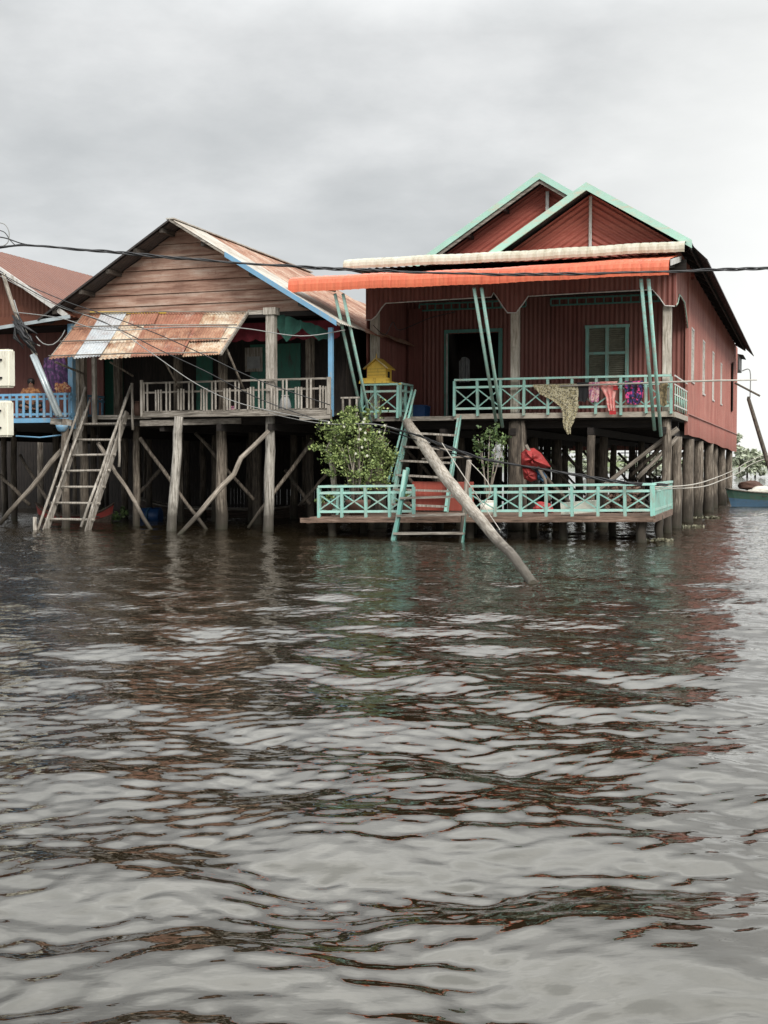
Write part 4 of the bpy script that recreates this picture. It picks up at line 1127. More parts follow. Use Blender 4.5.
for (px_,v_,r_,h_,mt,nm,lb) in ((138,-2.0,.13,.34,'terracotta','clay_jar','brown clay jar at the left end of the brown veranda railing'),(232,-2.3,.12,.16,'cloth_pink','basket','small pinkish basket on the brown veranda floor behind the railing'),(345-60,-1.6,.16,.45,'sack','water_jar','pale water jar standing by the green door of the brown house')):
    p = S(px_,400,v_)
    t = thing(nm,(p.x,v_,FL),lb,nm.replace('_',' '))
    MB().tube([(p.x,v_,FL+.002),(p.x,v_,FL+h_*.45),(p.x,v_,FL+h_*.8),(p.x,v_,FL+h_)],[r_*.7,r_,r_*.8,r_*.55],14).build('vessel', M[mt], t)
    MB().tube([(p.x,v_,FL+h_+.001),(p.x,v_,FL+h_+.04)],[r_*.62,r_*.66],14).build('rim', M[mt], t)
# ================================================================== HOUSE AT THE LEFT EDGE
lh = thing('stilt_house', (-18.5,-1.5,0), 'stilt house at the left edge with dull red roof and light blue railing', 'house')
ap = S(-38,242,-2.6); UA3, ZA3 = ap.x, ap.z
pe = S(60,310,-2.6); SR3 = (ZA3-pe.z)/(pe.x-UA3)
ER3 = pe.x+.25
def z3(u): return ZA3-SR3*abs(u-UA3)
m = MB(); m.sheet((UA3,-2.6,ZA3),(0,13,0),(ER3-UA3,0,z3(ER3)-ZA3),.2,.012,kind='rib'); m.build('roof', M['roof_red'], lh)
m = MB(); m.sheet((UA3,-2.6,ZA3),(0,13,0),(-(ER3-UA3),0,z3(ER3)-ZA3),.2,.012,kind='rib'); m.build('roof', M['roof_red'], lh)
m = MB(); m.prism([(UA3,ZA3+.05),(ER3,z3(ER3)+.05),(ER3,z3(ER3)-.10),(UA3,ZA3-.10)],-2.66,-2.61); m.build('fascia', M['white_trim'], lh)
m = MB(); m.prism([(UA3,ZA3+.05),(2*UA3-ER3,z3(ER3)+.05),(2*UA3-ER3,z3(ER3)-.10),(UA3,ZA3-.10)],-2.66,-2.61); m.build('fascia', M['white_trim'], lh)
m = MB(); zb3 = 5.55
for s in (-1,1):
    m.grid(lambda a,b,s=s: (UA3+s*(ER3-UA3-.25)*a, -2.1+.015*math.sin(a*(ER3-UA3)/.14*2*math.pi), zb3*(1-b)+max(zb3,z3(UA3+(ER3-UA3-.25)*a)-.06)*b), int((ER3-UA3)/.14)*6, 1)
m.build('gable_wall', M['roof_red'], lh)
MB().box(2*UA3-ER3,ER3+.1,-2.16,-2.12,5.36,5.62).build('tie_beam', M['roof_red'], lh)
# awning edge (grey) below
a = S(-40,334,-2.9); b = S(0,328,-2.9); c_ = S(70,316.5,-2.7)
m = MB(); 
m.grid(lambda s,t_: a.lerp(c_,s)*(1-t_)+(Vector((a.x,-2.1,5.45)).lerp(Vector((c_.x,-2.1,5.5)),s))*t_+Vector((0,0,.01*math.sin(s*100))), 60, 3)
awn = m.build('awning', M['roof_red'], lh)
MB().beam(a,c_,.03,.09).build('awning_edge', M['steel'], awn)
MB().box(-21.5,-15.25,-.75,-.70,2.8,5.4).build('front_wall', M['red_front'], lh)
MB().box(-21.5,-15.3,-2.5,9,2.72,2.8).build('floor', M['dark_u'], lh)
MB().box(-15.45,-15.40,-.7,9,2.4,5.5).build('side_wall', M['dark_z'], lh)
MB().box(-21.5,-21.45,-2.5,9,2.4,5.5).build('side_wall', M['dark_z'], lh)
MB().box(-21.4,-15.46,-2.0,3,5.33,5.36).build('ceiling', M['dark_u'], lh)
for px_ in (71,-30): 
    u = S(px_,350,-2.3).x; MB().box(u-.07,u+.07,-2.35,-2.2,2.6,5.35).build('column', M['blue'] if px_ < 80 and px_ > 0 else M['plank_z'], lh)
u = S(76,380,-2.2).x; MB().box(u-.10,u+.08,-2.2,-2.05,1.9,5.45).build('column', M['plank_z'], lh)
# blue railing
rU1 = S(67.5,400,-2.6).x; m = MB(); zt3 = 3.50; zb_3 = 2.86
for z_, h_ in ((zt3,.06),(zt3-.12,.05),(2.98,.06)): m.box(-21.3,rU1,-2.63,-2.58,z_-h_/2,z_+h_/2)
m.box(-21.3,rU1+.03,-2.64,-2.5,2.76,2.88)
rl3 = m.build('railing', M['blue'], lh)
i = 0; u = rU1-.05
while u > -19.2:
    MB().box(u-.035,u+.035,-2.655,-2.632,2.9,zt3-.03 if i%4 else zt3+.02).build('baluster', M['blue'], rl3); u -= .21; i += 1
m = MB(); 
for z_ in (zt3,zt3-.12,2.98): m.box(rU1-.03,rU1+.01,-2.5,-.8,z_-.03,z_+.03)
for k in range(7): m.box(rU1-.03,rU1+.005,-2.4+k*.25,-2.33+k*.25,2.9,zt3-.04)
m.build('side_railing', M['blue'], lh)
MB().beam(S(51,421,-2.75),S(72,423,-2.6),.1,.16).build('floor_beam', M['plank_u'], lh)
MB().tube([S(16,436,-2.6),S(40,437.5,-2.6),S(66,434.5,-2.6)],.02,5).build('hose', M['blue'], lh)
st2(41,509,.12,'post',0,2.72,lh); st2(20,507,.09,'post',0,2.72,lh); st2(-15,515,.1,'post',0,2.72,lh)
for r_ in range(4):
    for k in range(4):
        u = -20.9+k*1.6+_r.uniform(-.2,.2); v = .5+r_*2.6+_r.uniform(-.3,.3)
        stilt(lh,(u,v),(u,v,2.72),.10,'post_dark')
# basin hanging at the corner
c1 = S(62,427.5,-2.75)
m = MB(); m.tube([c1+Vector((0,0,-.11)),c1+Vector((0,0,-.08)),c1+Vector((0,0,.0)),c1+Vector((0,0,.06))],[.06,.11,.15,.165],16)
tag(m.build('basin', M['blue'], base=tuple(c1)),'pale blue basin hanging under the corner of the blue railing','basin')
# purple cloth
def hang(name, mat, label, rows_, v, folds=3, amp=.05, cat='cloth'):
    rows = [(S(a,y,v).x,S(b,y,v).x,S(a,y,v).z) for a,b,y in rows_]
    def fn(a,b):
        n = len(rows)-1; k = min(int(b*n),n-1); f = b*n-k
        l = rows[k][0]*(1-f)+rows[k+1][0]*f; r_ = rows[k][1]*(1-f)+rows[k+1][1]*f; z = rows[k][2]*(1-f)+rows[k+1][2]*f
        return (l+(r_-l)*a, v+amp*math.sin(a*folds*6.28+b), z+.02*math.sin(a*9))
    mm = MB(); mm.grid(fn,30,18); return tag(mm.build(name,M[mat],base=(rows[0][0],v,rows[0][2]),smooth=True),label,cat)
hang('curtain','cloth_purple','purple floral cloth hanging at the right end of the blue railed veranda',[(44,64,358),(43,67,368),(46,69,380),(50,70,392)],-2.3)
hang('cloth','cloth_orange','orange flowered cloth draped at the foot of the purple cloth',[(55,66,383),(54,71,388),(56,70,393)],-2.42,2,.04)

# seated person
def person(base, yaw, label):
    t = thing('person', base, label, 'person')
    t.rotation_euler = (0,0,-TH+yaw)
    J = {'pelvis':(0,0,.12),'spine':(0,.02,.32),'chest':(0,.0,.50),'neck':(0,-.02,.64),'head':(0,-.04,.72),'crown':(0,-.04,.80),
         'shL':(.17,0,.56),'elL':(.24,-.10,.32),'haL':(.12,-.30,.24),'shR':(-.17,0,.56),'elR':(-.25,-.08,.32),'haR':(-.10,-.30,.22),
         'hipL':(.10,-.02,.11),'knL':(.30,-.36,.16),'ftL':(-.02,-.42,.05),'hipR':(-.10,-.02,.11),'knR':(-.30,-.34,.16),'ftR':(.06,-.50,.05),
         'toL':(-.14,-.44,.04),'toR':(.18,-.52,.04)}
    Rr = {'pelvis':(.15,.12),'spine':(.135,.10),'chest':(.155,.11),'neck':(.055,.055),'head':(.078,.09),'crown':(.07,.08),'shL':(.06,.06),'elL':(.042,.042),'haL':(.032,.028),
          'shR':(.06,.06),'elR':(.042,.042),'haR':(.032,.028),'hipL':(.095,.095),'knL':(.062,.062),'ftL':(.045,.04),'hipR':(.095,.095),'knR':(.062,.062),'ftR':(.045,.04),'toL':(.035,.025),'toR':(.035,.025)}
    E_ = [('pelvis','spine'),('spine','chest'),('chest','neck'),('neck','head'),('head','crown'),('chest','shL'),('shL','elL'),('elL','haL'),('chest','shR'),('shR','elR'),('elR','haR'),
          ('pelvis','hipL'),('hipL','knL'),('knL','ftL'),('ftL','toL'),('pelvis','hipR'),('hipR','knR'),('knR','ftR'),('ftR','toR')]
    for s_, h_ in ((1,'haL'),(-1,'haR')):
        hx, hy, hz = J[h_]
        for k in range(4):
            nm = h_+str(k); J[nm] = (hx-s_*(.05+.0*k), hy-.05-.008*(k%2), hz+.03-.02*k); Rr[nm] = (.009,.009); E_.append((h_,nm))
            n2 = nm+'t'; J[n2] = (hx-s_*.09, hy-.055, hz+.02-.02*k); Rr[n2] = (.008,.008); E_.append((nm,n2))
        nm = h_+'th'; J[nm] = (hx-s_*.015, hy-.06, hz+.05); Rr[nm] = (.011,.011); E_.append((h_,nm))
    names = list(J)
    me = bpy.data.meshes.new('body'); me.from_pydata([J[n_] for n_ in names], [(names.index(a),names.index(b)) for a,b in E_], [])
    o = bpy.data.objects.new('body', me); C.objects.link(o); o.parent = t
    sk = o.modifiers.new('Skin','SKIN'); 
    for i_, n_ in enumerate(names):
        sv_ = me.skin_vertices[0].data[i_]; sv_.radius = Rr[n_]; sv_.use_root = (n_ == 'pelvis')
    ss = o.modifiers.new('Sub','SUBSURF'); ss.levels = 2; ss.render_levels = 2
    me.materials.append(M['skin'])
    def loft(name, rings, mat, n=18):
        mm = MB(); pts_ = []
        for (x,y,z,rx,ry) in rings:
            for i_ in range(n):
                a_ = 2*math.pi*i_/n; pts_.append((x+rx*math.cos(a_), y+ry*math.sin(a_), z))
        fs_ = []
        for k_ in range(len(rings)-1):
            for i_ in range(n):
                j_ = (i_+1)%n; fs_.append((k_*n+i_,k_*n+j_,(k_+1)*n+j_,(k_+1)*n+i_))
        fs_.append(tuple(range(n))[::-1]); fs_.append(tuple(range((len(rings)-1)*n,len(rings)*n)))
        mm.add(pts_, fs_); me_ = bpy.data.meshes.new(name); me_.from_pydata([tuple(p_) for p_ in mm.v],[],mm.f); me_.materials.append(M[mat])
        me_.polygons.foreach_set('use_smooth',[True]*len(me_.polygons))
        ob = bpy.data.objects.new(name, me_); C.objects.link(ob); ob.parent = t; return ob
    loft('shirt', [(0,.0,.10,.19,.16),(0,.01,.22,.185,.15),(0,.01,.36,.175,.14),(0,.0,.50,.20,.145),(0,0,.58,.19,.12),(0,-.01,.635,.09,.08)], 'shirt')
    for s_ in (-1,1):
        mm = MB(); mm.tube([(s_*.14,0,.575),(s_*.19,-.02,.50),(s_*.225,-.06,.41)],[.085,.085,.075],12)
        me_ = bpy.data.meshes.new('sleeve'); me_.from_pydata([tuple(p_) for p_ in mm.v],[],mm.f); me_.materials.append(M['shirt']); ob = bpy.data.objects.new('sleeve', me_); C.objects.link(ob); ob.parent = t
    loft('trousers', [(0,-.05,.02,.22,.22),(0,-.04,.12,.20,.19),(0,-.0,.18,.18,.15)], 'cloth_black')
    for s_ in (-1,1):
        mm = MB(); mm.tube([(s_*.09,-.02,.12),(s_*.30,-.35,.165),(s_*.06,-.42,.075)],[.11,.085,.06],12)
        me_ = bpy.data.meshes.new('trouser_leg'); me_.from_pydata([tuple(p_) for p_ in mm.v],[],mm.f); me_.materials.append(M['cloth_black']); ob = bpy.data.objects.new('trouser_leg', me_); C.objects.link(ob); ob.parent = t
    # hair: a cap set slightly back, with a bun
    loft('hair', [(0,-.0,.70,.075,.085),(0,-.005,.76,.100,.110),(0,-.02,.82,.102,.112),(0,-.03,.875,.08,.085),(0,-.03,.90,.03,.03)], 'hair')
    loft('hair_bun', [(0,.10,.78,.02,.02),(0,.11,.80,.05,.045),(0,.11,.84,.05,.045),(0,.10,.865,.02,.02)], 'hair')
    for nm, (x,y,z,r1,r2) in {'nose':(0,-.135,.765,.011,.016)}.items():
        loft(nm, [(x,y+.012,z-.014,r1,r2),(x,y,z-.006,r1,r2),(x,y+.02,z+.03,r1*.5,r2*.5)], 'skin', 8)
    for s_ in (-1,1):
        loft('eye', [(s_*.034,-.112,.788,.003,.003),(s_*.034,-.116,.793,.012,.008),(s_*.034,-.112,.799,.003,.003)], 'hair', 8)
        loft('ear', [(s_*.086,-.03,.755,.006,.01),(s_*.092,-.03,.78,.009,.017),(s_*.088,-.03,.805,.006,.012)], 'skin', 8)
    loft('mouth', [(0,-.113,.738,.02,.006),(0,-.116,.743,.024,.007),(0,-.113,.747,.018,.005)], 'cloth_red', 8)
    return t
hp = S(31,377,-1.75)
bz = 3.10
person((hp.x,-1.75,bz), .5, 'person in an orange patterned shirt sitting behind the blue railing')
m = MB(); m.box(hp.x-.22,hp.x+.22,-1.95,-1.55,3.05,3.11)
for a_ in (-1,1):
    for b_ in (-1,1): m.box(hp.x+a_*.18-.02,hp.x+a_*.18+.02,-1.75+b_*.16-.02,-1.75+b_*.16+.02,2.80,3.05)
tag(m.build('low_stool', M['plank_u'], base=(hp.x,-1.75,2.8)),'low wooden platform stool under the seated person','stool')

# cable mast at the corner of the left house
ms = thing('cable_mast', tuple(S(62,416,-2.85)), 'leaning cable mast of steel pipes and branch at the blue railing corner', 'mast')
MB().tube([S(34,354,-2.9),S(61,417,-2.85)],.06,9).build('pipe', M['steel'], ms)
MB().tube([S(31.5,355,-2.96),S(57,416,-2.91)],.05,9).build('pipe', M['steel'], ms)
MB().tube([S(3,274,-2.9),S(8,290,-2.9),S(14,309,-2.92),S(24,330,-2.9),S(36,356,-2.88)],[.045,.055,.05,.06,.06],7,.12,_r).build('branch_pole', M['log'], ms)
m = MB()
for k in range(16):
    a = S(14+_r.uniform(-2,4),313+_r.uniform(0,10),-2.95); b = S(31+_r.uniform(-8,7),350+_r.uniform(-16,4),-2.95); c_ = a.lerp(b,.5)+Vector((_r.uniform(-.26,.12),_r.uniform(-.15,.1),_r.uniform(-.12,.05)))
    m.tube([a,a.lerp(c_,.6)+Vector((_r.uniform(-.05,.05),0,0)),c_,b],[.015,.035,.04,.012],6,.25,_r)
m.build('cable_bundle', M['cable'], ms)
m = MB()
m.tube([S(36,336,-2.9),S(39,340,-2.9),S(43,343.5,-2.85),S(48,345,-2.8),S(53,344.5,-2.7),S(58,341,-2.6),S(62,336,-2.5),S(65,330,-2.5)],.016,5); m.tube([S(14,300,-2.9),S(26,340,-3),S(40,346,-2.9)],.018,5)
m.build('loose_cable', M['wire_grey'], ms)

# meter boxes on a pole just outside the left of the frame
Y0 = 22.
def wp(px,py,Y):
    d = _ray(px,py); k = Y/d[1]; u_, v_ = invW(d[0]*k, Y); return Vector((u_,v_,CAM_H+d[2]*k))
pp = wp(-14,463,Y0)
pl = thing('utility_pole',(pp.x,pp.y,0),'wooden utility pole standing in the water at the left edge of the view','pole')
MB().tube([(pp.x,pp.y,-1),(pp.x,pp.y,2.5),(pp.x-.05,pp.y,5.6)],[.12,.11,.09],10,.04,_r).build('pole', M['post'], pl)
for (y0,y1,x1,lb) in ((350,388,17,'upper cream meter box at the left edge with black cable above it'),(401,437,15.5,'lower cream meter box at the left edge below the other one')):
    a = wp(-8,y1,Y0-.15); b = wp(x1,y0,Y0-.15)
    t = thing('meter_box', (a.x,a.y,a.z), lb, 'meter box')
    bm = bmesh.new(); bmesh.ops.create_cube(bm,size=1); 
    sx, sz = b.x-a.x, b.z-a.z
    bmesh.ops.scale(bm, vec=(sx,.2,sz), verts=bm.verts); bmesh.ops.bevel(bm, geom=bm.edges[:], offset=.03, segments=3, affect='EDGES')
    me = bpy.data.meshes.new('case'); bm.to_mesh(me); bm.free(); me.materials.append(M['meter']); o = bpy.data.objects.new('case', me); C.objects.link(o); o.parent = t; o.location = (sx/2,0,sz/2)
    for f in (.25,.72): MB().box(a.x+.02,a.x+sx*.68,a.y-.13,a.y-.095,a.z+sz*f-.015,a.z+sz*f+.015).build('slot', M['black'], t)
    MB().tube([(a.x+.05,a.y+.12,a.z+sz*.5),(pp.x,pp.y,a.z+sz*.5)],.03,6).build('bracket', M['steel'], t)

# ================================================================== CABLES
def wire(pts, r_, mat, label, name='cable', twist=False, cat='cable', smoothn=6):
    P_ = [Vector(p) for p in pts]; out = []
    for i in range(len(P_)-1):
        p0 = P_[max(i-1,0)]; p1 = P_[i]; p2 = P_[i+1]; p3 = P_[min(i+2,len(P_)-1)]
        for k in range(smoothn):
            t = k/smoothn
            out.append(.5*((2*p1)+(-p0+p2)*t+(2*p0-5*p1+4*p2-p3)*t*t+(-p0+3*p1-3*p2+p3)*t**3))
    out.append(P_[-1]); mm = MB()
    if twist:
        dense = []
        for i in range(len(out)-1):
            n_ = max(1,int((out[i+1]-out[i]).length/.06))
            for k in range(n_): dense.append(out[i].lerp(out[i+1],k/n_))
        dense.append(out[-1])
        for s_ in range(3):
            q = []; L_ = 0
            for i, p in enumerate(dense):
                if i: L_ += (dense[i]-dense[i-1]).length
                a_ = L_*2*math.pi/1.1+s_*2.094; rr_ = r_*(.75+.5*math.sin(L_*1.7+s_))
                q.append(p+Vector((0,math.cos(a_)*rr_,math.sin(a_)*rr_)))
            mm.tube(q, r_*.72, 6)
    else: mm.tube(out, r_, 6)
    o = mm.build(name, M[mat], base=(P_[0].x,P_[0].y,P_[0].z)); return tag(o, label, cat)
YC = 23.
wire([wp(-1500,160,YC),wp(-700,215,YC),wp(-200,244,YC),wp(-60,248,YC),wp(0,247,YC),wp(30,245.5,YC),wp(110,252,YC),wp(240,263,YC),wp(384,271,YC),wp(520,274.5,YC),wp(650,272,YC),wp(768,268,YC),wp(860,264,YC),wp(1150,240,YC),wp(1900,130,YC)],.019,'cable','thick twisted black overhead cable crossing the whole view in front of the roofs',twist=True)
wire([wp(-10,236,YC),wp(5,238,YC),wp(20,243,YC),wp(34,246,YC)],.012,'cable','thin black cable splicing into the thick overhead cable at left')
wire([wp(-8,222,YC),wp(4,224,YC),wp(9,232,YC),wp(8,242,YC),wp(3,246,YC)],.009,'wire_grey','grey wire loop above the thick overhead cable at left','wire',cat='wire')
wire([wp(-8,229,YC),wp(4,232,YC),wp(10,240,YC),wp(16,246,YC)],.009,'cable','short black cable tail at the left end of the overhead cable')
a_ = S(3,272,-3.0)
wire([wp(-14,205,Y0),wp(-10,238,25),S(0,271,-3.0),S(60,299,-3),S(100,313,-3.2),S(150,331,-3.9),S(200,353,-4.2),S(258,380,-3.6),S(330,405,-2.9)],.013,'cable','upper black cable sagging from the mast across the rusty tin awning')
wire([S(0,273,-3.05),S(55,303,-3),S(110,325,-3.6),S(160,350,-4.3),S(205,371,-4.3),S(262,400,-3.4),S(330,424,-2.8)],.013,'cable','middle black cable sagging from the mast across the rusty tin awning')
wire([S(0,276,-3.05),S(58,306,-3),S(105,322,-3.6),S(150,352,-4.4),S(195,383,-4.2),S(236,402,-3.6),S(290,415,-3.1),S(332,422,-2.9)],.011,'wire_grey','lower grey cable running from the mast to the brown veranda floor')
wire([S(14,312,-3),S(60,318,-3),S(105,330,-4.2),S(180,327,-4.2),S(240,328,-3.5),S(300,336,-3),S(345,330,-2.4)],.012,'wire_grey','thin grey wire looping across the top of the rusty tin awning','wire',cat='wire')
wire([S(268,413,-2.9),S(300,420,-3),S(330,424,-3.2),S(372,424,-3),S(400,430,-2.6),S(430,443,-3.2)],.010,'wire_grey','grey cable from the brown veranda floor to the red house stairs')
wire([S(342,416,-2.2),S(372,424,-2.4),S(410,433,-3.2),S(440,444,-4.2),S(470,455,-4.6),S(505,463,-4.6),S(560,472,-4.6),S(620,482,-4.3),S(668,485,-3.5)],.022,'cable','black cable bundle sagging across the stairs to the right end of the landing',twist=True)
wire([S(350,424,-2.2),S(395,433,-2.4),S(440,449,-4.1),S(470,459,-4.5)],.016,'cable','thin black cable below the bundle beside the flowering shrub')
wire([S(653,487,-3.9),S(690,485,-2),S(715,478,4),S(736,469,18),S(752,460,22),S(800,440,24)],.014,'rope','upper pale rope from the landing corner to the right past the stilts','rope',cat='rope')
wire([S(653,489,-3.9),S(700,487,-1),S(722,480,6),S(740,472,18),S(756,462,22),S(800,448,24)],.014,'rope','lower pale rope from the landing corner to the right past the stilts','rope',cat='rope')
wire([S(468,460,-4.3),S(490,487,-4.4),S(480,512,-4.2)],.010,'rope','thin pale rope hanging from the ladder post beside the log','rope',cat='rope')
wire([S(442,443,-4.3),S(465,478,-4.6),S(490,515,-4.4),S(500,530,-6)],.010,'rope','thin pale rope running down alongside the leaning log','rope',cat='rope')
# thin porch wires
wire([S(373,325,-.05),S(385,335,-.1),S(393,322,-.1),S(400,330,0),S(430,318,1.),S(455,312,2)],.010,'cable','loose black wire tangle under the left end of the veranda ceiling')

# bamboo pole from the veranda corner, hanging cord and stick by the rear wall
o = tag(MB().tube([S(560,386,-.2),S(672,382,-.35),S(718,380.5,-.5),S(757,380,-.6)],[.022,.024,.022,.014],7).build('bamboo_pole', M['rope'], base=tuple(S(672,382,-.3))), 'long pale bamboo pole laid along the railing and sticking out right', 'pole')
p, q = S(735,383,26.), S(760,396,26.)
tag(MB().tube([p,q],.05,6).build('stick', M['post'], base=tuple(p)), 'short brown stick jutting out from the rear of the red wall', 'stick')
wire([S(742,371,26),S(750,371,26),S(750,398,26)],.025,'wire_grey','thin grey cord hanging from the rear eave of the red house','cord',cat='cord')
# rear lean-to eave
m = MB(); m.box(-.4,.05,VB+.5,VB+3.2,6.1,6.8); m.sheet((-.5,VB+.45,6.9),(0,2.8,0),(.75,0,-.16),.2,.015,kind='rib')
m.build('rear_eave', M['roof_under'], red)

# ================================================================== BOAT, POLE, FAR SHORE
def wl(px,py,z=0.): return G(px,py,z)
g_ = wl(772,506)
bt = boat('painted_boat','green and blue painted wooden boat moored beyond the red house',(g_.x+.9,g_.y+.3,0),5.6,1.5,.52,('boat_blue','boat_green','plank_u'),TH*1.0,rise=.18)
m = MB(); c0 = g_.x+1.25; c1_ = g_.y+.3
blob('bundle','foam','pale bundle lying in the bow of the green and blue boat','bundle',(c0-1.6,c1_,.52),.6,.35,.24,4,.3)
blob('bundle','terracotta','brown bundle at the bow end of the green and blue boat','bundle',(c0-2.1,c1_+.4,.78),.45,.3,.2,7,.3)
blob('bundle','sack','grey bundle amidships in the green and blue boat','bundle',(c0-.2,c1_+.2,.54),.8,.4,.15,2,.3)
p = S(748.5,399,22.); q = S(775,487,21)
tag(MB().tube([p+Vector((0,0,.1)),p,p.lerp(q,.5),q,(q.x+.3,q.y,-.5)],[.05,.075,.085,.09,.09],9,.05,_r).build('mooring_pole', M['post_dark'], base=(q.x,q.y,0)), 'dark pole leaning out of the water at the right edge', 'pole')

# far shore terrain
from mathutils import noise as mn
def far(name, mat, x0, x1, y0, depth, hfn, nx, label=None, kind=None, cat=None):
    me_v = []; me_f = []
    for i in range(nx+1):
        x = x0+(x1-x0)*i/nx; h = hfn(x)
        me_v += [(x,y0+8*mn.noise(Vector((x*.01,3,0))),-.3),(x,y0+depth*.25,h*.8),(x,y0+depth,h)]
    for i in range(nx):
        for k in range(2): a = i*3+k; me_f.append((a,a+3,a+4,a+1))
    me = bpy.data.meshes.new(name); me.from_pydata(me_v,[],me_f); me.materials.append(M[mat]); o = bpy.data.objects.new(name,me); C.objects.link(o)
    return tag(o,label,cat,None,kind)
far('far_shore','shore',-700,1200,520,200,lambda x: 3.2+1.2*mn.noise(Vector((x*.02,0,0))),240,kind='structure')
# hazy trees on the far bank seen right of the house
rt_ = random.Random(3)
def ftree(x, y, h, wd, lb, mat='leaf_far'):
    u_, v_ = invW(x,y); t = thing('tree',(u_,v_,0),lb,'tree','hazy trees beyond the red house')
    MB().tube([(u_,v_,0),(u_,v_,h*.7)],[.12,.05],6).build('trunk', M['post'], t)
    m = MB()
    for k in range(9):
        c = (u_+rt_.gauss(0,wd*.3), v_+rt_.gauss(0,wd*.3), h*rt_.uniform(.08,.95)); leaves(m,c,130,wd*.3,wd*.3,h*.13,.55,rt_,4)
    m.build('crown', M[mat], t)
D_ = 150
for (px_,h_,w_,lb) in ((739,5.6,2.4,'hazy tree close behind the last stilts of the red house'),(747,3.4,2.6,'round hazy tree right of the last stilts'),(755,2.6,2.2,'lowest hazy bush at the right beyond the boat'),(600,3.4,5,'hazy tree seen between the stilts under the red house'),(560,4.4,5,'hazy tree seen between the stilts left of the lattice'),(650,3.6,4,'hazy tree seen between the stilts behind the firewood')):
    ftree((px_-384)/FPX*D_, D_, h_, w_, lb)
m = MB()
gx, gy = invW((745-384)/FPX*D_, D_)

# ================================================================== WATER
def fft_field(N, T, kfun, seed):
    rng = np.random.default_rng(seed)
    k1 = np.fft.fftfreq(N, T/N)*2*np.pi
    kx, ky = np.meshgrid(k1, k1); k = np.hypot(kx, ky); k[0,0] = 1
    amp = kfun(kx, ky, k); amp[0,0] = 0
    H = (rng.normal(size=(N,N))+1j*rng.normal(size=(N,N)))*amp
    return np.stack([np.fft.ifft2(H).real, np.fft.ifft2(-1j*kx/k*H).real, np.fft.ifft2(-1j*ky/k*H).real])
def spec(l0, l1, wdir=R(78), spread=1.5, p=3.6, iso=.25):
    def f(kx, ky, k):
        lam = 2*np.pi/k; a = k**(-p/1.0)
        c = np.abs(np.cos(np.arctan2(ky,kx)-wdir)); d = iso+(1-iso)*c**(2*spread)
        b = np.exp(-(l0/lam)**4*.7)*np.exp(-(lam/l1)**4)
        return a*d*b
    return f
Nf, Tf = 1280, 26.
def slope_norm(f, target):
    gy_, gx_ = np.gradient(f[0], Tf/Nf); s_ = np.sqrt((gx_**2+gy_**2).mean()); return f*(target/s_)
F_long = slope_norm(fft_field(Nf,Tf,spec(.50,2.3,R(66),1.1,2.2,.3),1), .090)
F_mid = slope_norm(fft_field(Nf,Tf,spec(.09,.32,R(90),1.1,2.0,.34),2), .074)
F_short = slope_norm(fft_field(Nf,Tf,spec(.07,.18,R(108),.6,2.2,.45),3), .045)
def samp(F_, x, y, c=0):
    fx = (x/Tf*Nf) % Nf; fy = (y/Tf*Nf) % Nf
    i = np.floor(fx).astype(int); j = np.floor(fy).astype(int); a = fx-i; b = fy-j; i2 = (i+1)%Nf; j2 = (j+1)%Nf
    F_ = F_[c]
    return F_[j,i]*(1-a)*(1-b)+F_[j,i2]*a*(1-b)+F_[j2,i]*(1-a)*b+F_[j2,i2]*a*b
ys = [1.5]
while ys[-1] < 75: ys.append(ys[-1]+max(.022, .0036*ys[-1]))
while ys[-1] < 4000: ys.append(ys[-1]*1.25)
xs = [0.]
while xs[-1] < 9: xs.append(xs[-1]+.030)
while xs[-1] < 40: xs.append(xs[-1]+max(.06,(xs[-1]-8)*.03))
while xs[-1] < 4000: xs.append(xs[-1]*1.3)
xs = np.array([-x for x in xs[:0:-1]]+xs); ys = np.array([-400.,-50.,-10.,0.]+ys)
X, Y = np.meshgrid(xs, ys)
d = np.clip(Y, 1, None)
fade = lambda a, b: np.clip((b-np.maximum(d,np.abs(X)*1.4))/(b-a), 0, 1)
calm = np.interp(d, [3,6,12,18,26,40,80], [1.2,1.15,.95,.74,.62,.6,.9])      # sheltered water in front of the houses
def tot(c): return calm*(samp(F_long,X,Y,c)*fade(70,110)+samp(F_mid,X+3.1,Y,c)*fade(40,75)+samp(F_short,X,Y+1.7,c)*fade(12,26))
Z = tot(0); DX = tot(1); DY = tot(2)
# crests a little sharper than troughs
sZ = Z.std(); Z = Z-.04*(Z*Z/sZ-sZ)
Z[np.abs(X) > 60] = 0; Z[Y < 1.5] = 0
nx_, ny_ = len(xs), len(ys)
inn = (np.abs(X) < 38) & (Y > 1.6) & (Y < 70)
X = X+np.where(inn, DX, 0)*.35; Y = Y+np.where(inn, DY, 0)*.35
co = np.stack([X,Y,Z],-1).reshape(-1,3).astype(np.float32)
ii = np.arange(ny_-1)[:,None]*nx_+np.arange(nx_-1)[None,:]
quads = np.stack([ii,ii+1,ii+nx_+1,ii+nx_],-1).reshape(-1,4).astype(np.int32)
me = bpy.data.meshes.new('water'); me.vertices.add(len(co)); me.vertices.foreach_set('co', co.ravel())
me.loops.add(quads.size); me.loops.foreach_set('vertex_index', quads.ravel())
me.polygons.add(len(quads)); me.polygons.foreach_set('loop_start', np.arange(0,quads.size,4,dtype=np.int32)); me.polygons.foreach_set('loop_total', np.full(len(quads),4,dtype=np.int32))
me.polygons.foreach_set('use_smooth', np.ones(len(quads),dtype=bool)); me.update(); me.validate()
wat = bpy.data.objects.new('water', me); C.objects.link(wat); wat['kind'] = 'structure'
mt, nt, p = newmat('river_water')
p.inputs['Base Color'].default_value = (.014,.010,.005,1); p.inputs['Roughness'].default_value = .025; p.inputs['IOR'].default_value = 2.05
